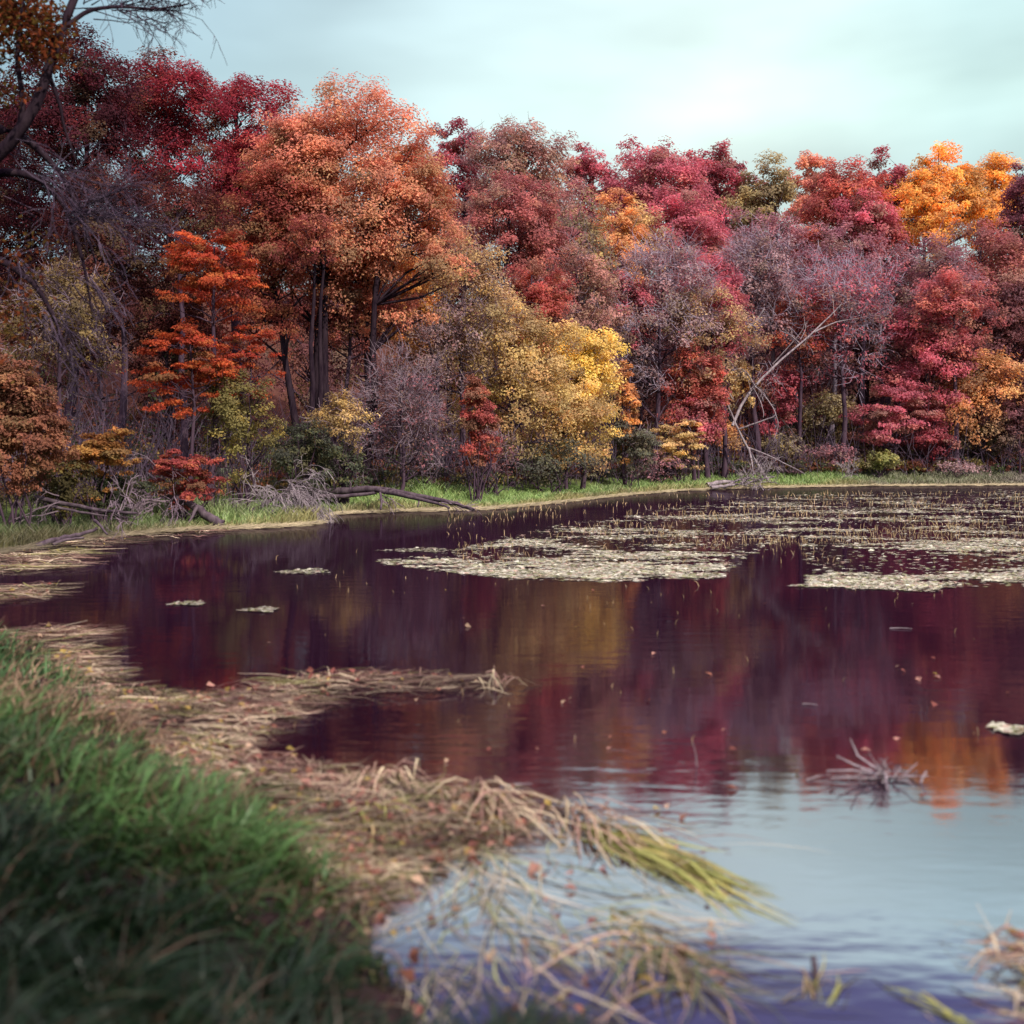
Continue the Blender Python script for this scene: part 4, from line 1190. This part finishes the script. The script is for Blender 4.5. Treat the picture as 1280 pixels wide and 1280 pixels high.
def build_dead_wood():
    global rng
    rng = np.random.default_rng(23)
    Y = 61.0
    # leaning dead tree on the right shore
    base = pt(952, 604, Y)
    base[2] = tz(base[0], base[1])
    wood_thing('leaning_dead_tree', base, 'bleached dead tree leaning right across the dark trunks', 'dead tree', [
        ([(960, 600, Y), (945, 578, Y), (930, 552, Y), (918, 527, Y), (909, 503, Y + .3)], 0.085, 0.04),
        ([(915, 532, Y), (927, 505, Y + .5), (943, 482, Y + 1), (968, 457, Y + 1.6), (1000, 430, Y + 2.4), (1026, 406, Y + 3), (1052, 380, Y + 3.4)], 0.085, 0.030),
        ([(1018, 415, Y + 2.8), (1045, 402, Y + 3.2), (1072, 398, Y + 3.6)], 0.045, 0.015),
        ([(943, 482, Y + 1), (934, 466, Y + .6), (925, 460, Y), (915, 463, Y - .3)], 0.04, 0.015),
        ([(943, 482, Y + 1), (956, 495, Y - .2), (967, 510, Y - .6), (974, 530, Y - .8), (968, 548, Y - 1)], 0.035, 0.012),
        ([(941, 484, Y + 1), (950, 500, Y - .4), (955, 516, Y - .7), (954, 522, Y - .8)], 0.03, 0.012),
        ([(922, 537, Y), (944, 529, Y - .3), (968, 521, Y - .6)], 0.05, 0.035),
        ([(936, 560, Y), (958, 568, Y - .6), (982, 580, Y - 1), (1006, 592, Y - 1.6)], 0.05, 0.018),
        ([(936, 560, Y), (940, 578, Y - .8), (942, 594, Y - 1.4)], 0.06, 0.025),
        ([(966, 455, Y + 1.6), (1003, 414, Y + 1.2), (1006, 402, Y + 1)], 0.03, 0.012),
        ([(935, 410, Y + 3), (945, 402, Y + 3), (955, 386, Y + 3)], 0.06, 0.04),
    ], M_DEAD, [(943, 482, Y + .5, (0.5, 0, -0.6), 1.2, 0.03, 2, 3, 0.1, 4), (912, 500, Y, (-0.8, 0, 0.2), 1.5, 0.03, 2, 4, 0.05, 5), (975, 530, Y - .8, (0.3, 0, -1), 1.0, 0.025, 2, 3, 0.1, 3),
                (1000, 430, Y + 2, (0.3, 0, 0.6), 1.2, 0.025, 1, 3, 0.0, 3), (1045, 392, Y + 3.3, (0.7, 0, 0.5), 1.2, 0.025, 2, 3, 0.02, 4)], minr=0.013)
    # driftwood heap under it
    Yd = 58.0
    base = pt(925, 606, Yd)
    base[2] = 0.05
    wood_thing('driftwood_heap', base, 'pile of bleached driftwood at the waterline under the leaning dead tree', 'driftwood', [
        ([(884, 607, Yd), (900, 603, Yd + .4), (918, 602, Yd + .6)], 0.14, 0.07),
        ([(889, 609, Yd - .6), (905, 608, Yd - .3), (922, 605, Yd)], 0.10, 0.05),
        ([(905, 609, Yd), (922, 600, Yd + .4), (938, 597, Yd + .6)], 0.07, 0.03),
        ([(930, 606, Yd), (945, 600, Yd), (968, 596, Yd)], 0.06, 0.03)],
        M_DEAD, [(925, 603, Yd, (0.3, 0, 0.35), 1.1, 0.03, 2, 4, 0.03, 9), (955, 601, Yd, (0.2, 0, 0.4), 0.9, 0.025, 2, 4, 0.03, 7)], minr=0.018)
    # white twigs left of the lime bush
    base = pt(1056, 603, 64); base[2] = tz(base[0], 64)
    wood_thing('dead_twig_heap', base, 'small bleached twig heap left of the lime bush on the far shore', 'dead twigs', [
        ([(1046, 602, 64), (1054, 597, 64), (1064, 594, 64)], 0.05, 0.02)], M_DEAD, [(1056, 600, 64, (0.1, 0, 0.8), 0.9, 0.025, 2, 4, 0.05, 5)], minr=0.018)
    # long fallen log, middle left
    Yl = 37.0
    base = pt(470, 620, Yl); base[2] = tz(base[0], Yl)
    wood_thing('fallen_log', base, 'long dark forked log lying on the shore with its tip in the water', 'log', [
        ([(385, 613, Yl + 1), (430, 614, Yl + .6), (465, 611, Yl + .3), (500, 615, Yl), (535, 622, Yl - .3), (570, 630, Yl - .6), (592, 637, Yl - 1)], 0.14, 0.045),
        ([(470, 612, Yl), (510, 621, Yl - .6), (545, 628, Yl - .9), (562, 635, Yl - 1.1)], 0.08, 0.03),
        ([(385, 621, Yl), (430, 620, Yl), (470, 616, Yl)], 0.08, 0.05),
        ([(518, 620, Yl - .3), (524, 627, Yl - .8), (522, 634, Yl - 1)], 0.03, 0.02),
        ([(475, 614, Yl), (477, 626, Yl - .8), (476, 637, Yl - 1)], 0.04, 0.03)],
        M_LOG, [(560, 628, Yl - .6, (0.8, 0, 0.1), 0.9, 0.02, 2, 3, 0.05, 4), (480, 616, Yl, (0.3, -0.4, -0.3), 0.7, 0.02, 1, 3, 0.05, 6)], minr=0.011, tmat=M_TWIG)
    # pale fallen crown by the water
    Yc = 32.3
    base = pt(350, 645, Yc); base[2] = tz(base[0], Yc)
    wood_thing('fallen_brush', base, 'pale grey fallen treetop drooping into the water beside the dark trunk', 'fallen branches', [
        ([(285, 655, Yc - .6), (310, 642, Yc - .2), (338, 626, Yc + .2), (356, 616, Yc + .4)], 0.09, 0.03),
        ([(300, 652, Yc - .4), (330, 648, Yc - .6), (345, 640, Yc - .8)], 0.05, 0.02)],
        M_LOG, [(345, 622, Yc + .3, (0.5, -0.3, 0.25), 1.25, 0.02, 2, 4, 0.20, 20), (365, 615, Yc + .3, (0.6, -0.2, -0.1), 1.1, 0.018, 2, 4, 0.24, 20), (330, 630, Yc, (-0.4, 0, 0.3), 0.9, 0.015, 2, 3, 0.15, 8)],
        minr=0.008, tmat=M_DEAD)
    # dark fallen trunk with its brush
    Yt = 30.0
    base = pt(240, 648, Yt); base[2] = tz(base[0], Yt)
    wood_thing('fallen_log', base, 'dark crooked fallen trunk at the left shore, its grey brush to the left', 'log', [
        ([(278, 656, Yt), (262, 648, Yt), (246, 634, Yt + .3), (225, 624, Yt + .5), (205, 618, Yt + .8)], 0.13, 0.07),
        ([(246, 634, Yt), (240, 645, Yt - .2), (236, 654, Yt - .3)], 0.05, 0.025),
        ([(225, 624, Yt + .3), (240, 612, Yt + .3), (252, 606, Yt + .4)], 0.06, 0.03)],
        M_LOG, [(205, 622, Yt + .5, (-0.6, -0.1, 0.05), 1.1, 0.02, 2, 4, 0.08, 16), (185, 630, Yt + .3, (-0.3, -0.1, -0.2), 0.8, 0.016, 2, 4, 0.1, 12), (225, 636, Yt, (-0.1, -0.3, -0.4), 0.6, 0.014, 2, 3, 0.1, 8)],
        minr=0.008, tmat=M_TWIG)
    Yb = 26.5
    base = pt(100, 640, Yb); base[2] = tz(base[0], Yb)
    wood_thing('fallen_branch', base, 'long grey fallen branch lying across the left green strip', 'fallen branches', [
        ([(45, 622, Yb + .5), (85, 630, Yb + .3), (125, 638, Yb), (172, 642, Yb - .1)], 0.06, 0.03),
        ([(60, 632, Yb), (100, 640, Yb), (135, 645, Yb)], 0.035, 0.02)],
        M_LOG, [(150, 640, Yb, (0.3, 0, 0.3), 0.8, 0.016, 2, 3, 0.08, 8), (70, 628, Yb, (-0.5, 0, 0.1), 0.7, 0.016, 2, 3, 0.08, 5)], minr=0.008, tmat=M_TWIG)
    Yq = 24.2
    base = pt(85, 675, Yq); base[2] = 0.1
    wood_thing('fallen_branch', base, 'low dark bent branch at the waterline nearest the left edge', 'fallen branches', [
        ([(45, 683, Yq - .3), (70, 674, Yq), (95, 669, Yq + .1), (110, 666, Yq + .2), (122, 660, Yq + .3)], 0.06, 0.03),
        ([(65, 681, Yq - .2), (85, 674, Yq), (105, 672, Yq)], 0.04, 0.02),
        ([(118, 650, Yq + .4), (127, 659, Yq + .3), (134, 668, Yq + .1)], 0.035, 0.02)], M_LOG)


def build_overhang():
    """the near tree at the left whose limbs hang into the picture"""
    global rng
    rng = np.random.default_rng(61)
    Y = 15.0
    base = np.array([(-170 - 640) / F * Y, Y, 0.0]); base[2] = tz(base[0], Y) - 0.05
    root = thing('overhanging_tree', base, 'nearest tree, its dark limbs and bare twigs hanging in from the upper left corner', 'tree')
    made = []

    def limb(pp, r0, r1, sides=8):
        g = Geo()
        P = np.array([pt(*q) for q in pp]) - base
        t = np.linspace(0, len(P) - 1, len(P) * 3)
        P = np.stack([np.interp(t, np.arange(len(P)), P[:, c]) for c in range(3)], -1)
        P[1:-1] = (P[:-2] + P[1:-1] * 2 + P[2:]) / 4
        tube(g, P, np.linspace(r0, r1, len(P)), sides)
        kind = 'trunk' if not made else 'limb'
        made.append(link(kind, g.mesh(kind, True), M_BARK_NEAR, root))
    gz = HORIZON + (EYE - base[2]) * F / Y
    limb([(-170, gz + 5, Y), (-165, 450, Y), (-150, 330, Y), (-120, 260, Y), (-110, 100, Y), (-60, -160, Y)], 0.24, 0.10)
    limb([(-130, 280, Y), (-60, 240, Y - .2), (10, 185, Y - .4), (48, 128, Y - .5), (70, 55, Y - .5), (96, -10, Y - .4), (130, -80, Y)], 0.10, 0.035)
    limb([(-150, 330, Y), (-70, 200, Y), (0, 156, Y + .3), (40, 178, Y + .4), (75, 215, Y + .5), (100, 262, Y + .6), (120, 330, Y + .6)], 0.09, 0.015, 6)
    limb([(-150, 340, Y), (-60, 250, Y), (0, 212, Y), (50, 222, Y), (85, 260, Y), (105, 330, Y), (115, 390, Y)], 0.08, 0.012, 6)
    limb([(-160, 430, Y), (-60, 330, Y), (0, 322, Y), (45, 355, Y), (70, 400, Y), (85, 450, Y)], 0.08, 0.012, 6)
    limb([(75, 40, Y - .5), (110, 12, Y - .4), (150, 8, Y - .3), (195, 12, Y - .2), (235, 5, Y - .2)], 0.035, 0.008, 5)
    limb([(60, 90, Y - .5), (75, 130, Y - .4), (80, 160, Y - .3), (95, 200, Y - .2)], 0.03, 0.01, 5)
    limb([(20, 175, Y - .4), (30, 130, Y - .5), (20, 70, Y - .6), (30, 10, Y - .6), (20, -60, Y - .6)], 0.04, 0.02, 5)
    tw = Geo()
    for (px, py, dx, dy, dz, L, n, dr) in [(110, 12, 0.9, 0, -0.1, 0.9, 7, 0.02), (150, 8, 0.9, 0, -0.1, 0.8, 8, 0.02), (195, 10, 0.9, 0, -0.1, 0.6, 7, 0.02), (130, -40, 0.9, 0, 0, 1.0, 8, 0.06),
                                           (200, -30, 0.8, 0, -0.2, 0.7, 7, 0.06),
                                           (75, 215, 0.6, 0, -0.4, 0.9, 9, 0.03), (100, 262, 0.8, 0, -0.2, 1.0, 12, 0.0), (90, 270, 0.9, 0, 0.0, 1.0, 12, 0.0), (110, 350, 0.6, 0, -0.6, 0.8, 9, 0.05),
                                           (50, 222, 0.5, 0, -0.5, 0.9, 9, 0.05), (20, 322, 0.5, 0, -0.4, 0.9, 9, 0.05), (60, 390, 0.5, 0, -0.7, 0.9, 9, 0.08), (85, 440, 0.4, 0, -0.8, 0.7, 8, 0.1)]:
        for _ in range(n):
            s = pt(px + rng.normal(0, 9), py + rng.normal(0, 6), Y + rng.normal(0, 0.15)) - base
            branch_spray(tw, s, np.array([dx, dy, dz]) + rng.normal(0, 0.38, 3), L * rng.uniform(0.6, 1.1), 0.010, 2, 3, dr, 0.4, 0.0048)
    link('twig_sprays', tw.mesh('twig_sprays'), M_TWIG_DARK, root)
    lv = Geo()
    cs = [(10, 15, 46, 30, 1500), (52, 50, 30, 26, 700), (-20, 60, 40, 40, 600), (10, 120, 24, 16, 120), (70, 70, 14, 16, 120), (-20, -40, 70, 40, 900), (40, 320, 40, 30, 160), (10, 400, 40, 50, 260), (60, 20, 18, 16, 160)]
    for (cx, cy, rx, ry, n) in cs:
        p = np.stack([pt(cx + a * rx, cy + b * ry, Y - 0.4 + c * 0.5) for a, b, c in rng.normal(size=(n, 3)) * 0.6]) - base
        cc = np.array([(0.16, 0.055, 0.018), (0.12, 0.075, 0.02), (0.20, 0.05, 0.02), (0.09, 0.03, 0.02)])[rng.integers(0, 4, n)] * rng.uniform(0.6, 1.2, (n, 1))
        leaves(lv, p, unit(np.array([0, 0, 0.5]) + rng.normal(size=(n, 3)) * 0.7), np.full(n, 0.075), cc)
    link('crown', lv.mesh('crown'), M_LEAF, root)


# ------------------------------------------------------------------ sky, sun, camera
def build_light():
    w = bpy.data.worlds.new('World')
    SC.world = w
    w.use_nodes = True
    nt = w.node_tree
    nt.nodes.clear()
    out = nt.nodes.new('ShaderNodeOutputWorld')
    bg = N(nt, 'ShaderNodeBackground', i_Strength=0.1)
    to_sun = np.array([0.52, -0.60, 0.60]); to_sun /= np.linalg.norm(to_sun)
    elev = math.asin(to_sun[2]); azim = math.atan2(to_sun[0], to_sun[1])
    sky = N(nt, 'ShaderNodeTexSky', sky_type='NISHITA', sun_disc=False, sun_elevation=elev, sun_rotation=azim)
    tc = N(nt, 'ShaderNodeTexCoord')
    sp = N(nt, 'ShaderNodeSeparateXYZ')
    nt.links.new(tc.outputs['Generated'], sp.inputs[0])
    # thin high cloud: pale and bluish green low down, dark violet above, bright lavender zenith added as unseen purple fill
    cr = N(nt, 'ShaderNodeValToRGB')
    e = cr.color_ramp.elements
    e[0].position = 0.0; e[0].color = (0.70, 0.90, 0.95, 1)
    e[1].position = 1.0; e[1].color = (3.0, 2.35, 3.1, 1)
    for pos, c in [(0.16, (0.80, 1.00, 1.03, 1)), (0.27, (0.98, 1.28, 1.28, 1)), (0.362, (1.02, 1.34, 1.42, 1)), (0.395, (0.20, 0.20, 0.46, 1)), (0.46, (0.13, 0.12, 0.33, 1)), (0.52, (0.30, 0.30, 0.58, 1)), (0.62, (2.3, 1.85, 2.45, 1))]:
        x = e.new(pos); x.color = c
    nt.links.new(sp.outputs['Z'], cr.inputs['Fac'])
    mp = N(nt, 'ShaderNodeMapping')
    mp.inputs['Scale'].default_value = (1.0, 1.0, 2.6)
    nt.links.new(tc.outputs['Generated'], mp.inputs['Vector'])
    no = N(nt, 'ShaderNodeTexNoise', i_Scale=2.5, i_Detail=4.0, i_Roughness=0.46, i_Distortion=0.15)
    nt.links.new(mp.outputs[0], no.inputs['Vector'])
    cl = N(nt, 'ShaderNodeMapRange', i_From_Min=0.35, i_From_Max=0.68, i_To_Min=0.60, i_To_Max=1.08)
    nt.links.new(no.outputs['Fac'], cl.inputs['Value'])
    sc = N(nt, 'ShaderNodeVectorMath', operation='SCALE')
    nt.links.new(cr.outputs['Color'], sc.inputs[0])
    mm = N(nt, 'ShaderNodeMath', operation='MULTIPLY')
    mm.inputs[1].default_value = 10.0
    nt.links.new(cl.outputs[0], mm.inputs[0])
    nt.links.new(mm.outputs[0], sc.inputs['Scale'])
    # brighter, creamier cloud towards the right of the pond, blue grey to the left
    ax_ = N(nt, 'ShaderNodeMath', operation='DIVIDE')
    nt.links.new(sp.outputs['X'], ax_.inputs[0])
    nt.links.new(sp.outputs['Y'], ax_.inputs[1])
    gr = N(nt, 'ShaderNodeValToRGB')
    ge = gr.color_ramp.elements
    ge[0].position = 0.08; ge[0].color = (0.52, 0.59, 0.67, 1)
    ge[1].position = 0.92; ge[1].color = (0.93, 0.96, 0.91, 1)
    x = ge.new(0.70); x.color = (1.12, 1.04, 0.95, 1)
    mr_ = N(nt, 'ShaderNodeMapRange', i_From_Min=-0.45, i_From_Max=0.45)
    nt.links.new(ax_.outputs[0], mr_.inputs['Value'])
    nt.links.new(mr_.outputs[0], gr.inputs['Fac'])
    gm = N(nt, 'ShaderNodeVectorMath', operation='MULTIPLY')
    nt.links.new(sc.outputs[0], gm.inputs[0])
    nt.links.new(gr.outputs['Color'], gm.inputs[1])
    mx = N(nt, 'ShaderNodeMix', data_type='RGBA')
    mx.inputs[0].default_value = 0.85
    nt.links.new(sky.outputs[0], mx.inputs[6])
    nt.links.new(gm.outputs[0], mx.inputs[7])
    nt.links.new(mx.outputs[2], bg.inputs['Color'])
    nt.links.new(bg.outputs[0], out.inputs['Surface'])
    ld = bpy.data.lights.new('sun', 'SUN')
    ld.energy = 4.3
    ld.angle = math.radians(0.6)
    ld.color = (1.0, 0.93, 0.84)
    lo = bpy.data.objects.new('sun', ld)
    COL.objects.link(lo)
    from mathutils import Vector
    lo.rotation_euler = Vector(-to_sun).to_track_quat('-Z', 'Y').to_euler()
    lo.location = (20, -10, 40)


def build_camera():
    cd = bpy.data.cameras.new('camera')
    co = bpy.data.objects.new('camera', cd)
    COL.objects.link(co)
    co.location = (0, 0, EYE)
    co.rotation_euler = (math.radians(90), 0, 0)
    cd.sensor_width = 36; cd.sensor_height = 36; cd.sensor_fit = 'HORIZONTAL'
    cd.lens = 36 * F / 1280
    cd.shift_y = -(640 - HORIZON) / 1280
    cd.clip_start = 0.1
    cd.clip_end = 3000
    cd.dof.use_dof = True
    cd.dof.focus_distance = 48
    cd.dof.aperture_fstop = (cd.lens / 1000) / 0.030
    SC.camera = co
    SC.view_settings.view_transform = 'Standard'
    SC.view_settings.look = 'None'
    SC.view_settings.exposure = 0
    SC.view_settings.gamma = 1
    SC.render.engine = 'CYCLES'
    SC.cycles.max_bounces = 5
    SC.cycles.diffuse_bounces = 2
    SC.cycles.glossy_bounces = 2
    SC.cycles.transmission_bounces = 3
    SC.cycles.caustics_reflective = False
    SC.cycles.caustics_refractive = False


build_setting()
build_trees()
build_stuff()
build_pond_plants()
build_foreground()
build_clumps()
build_dead_wood()
build_overhang()
build_light()
build_camera()
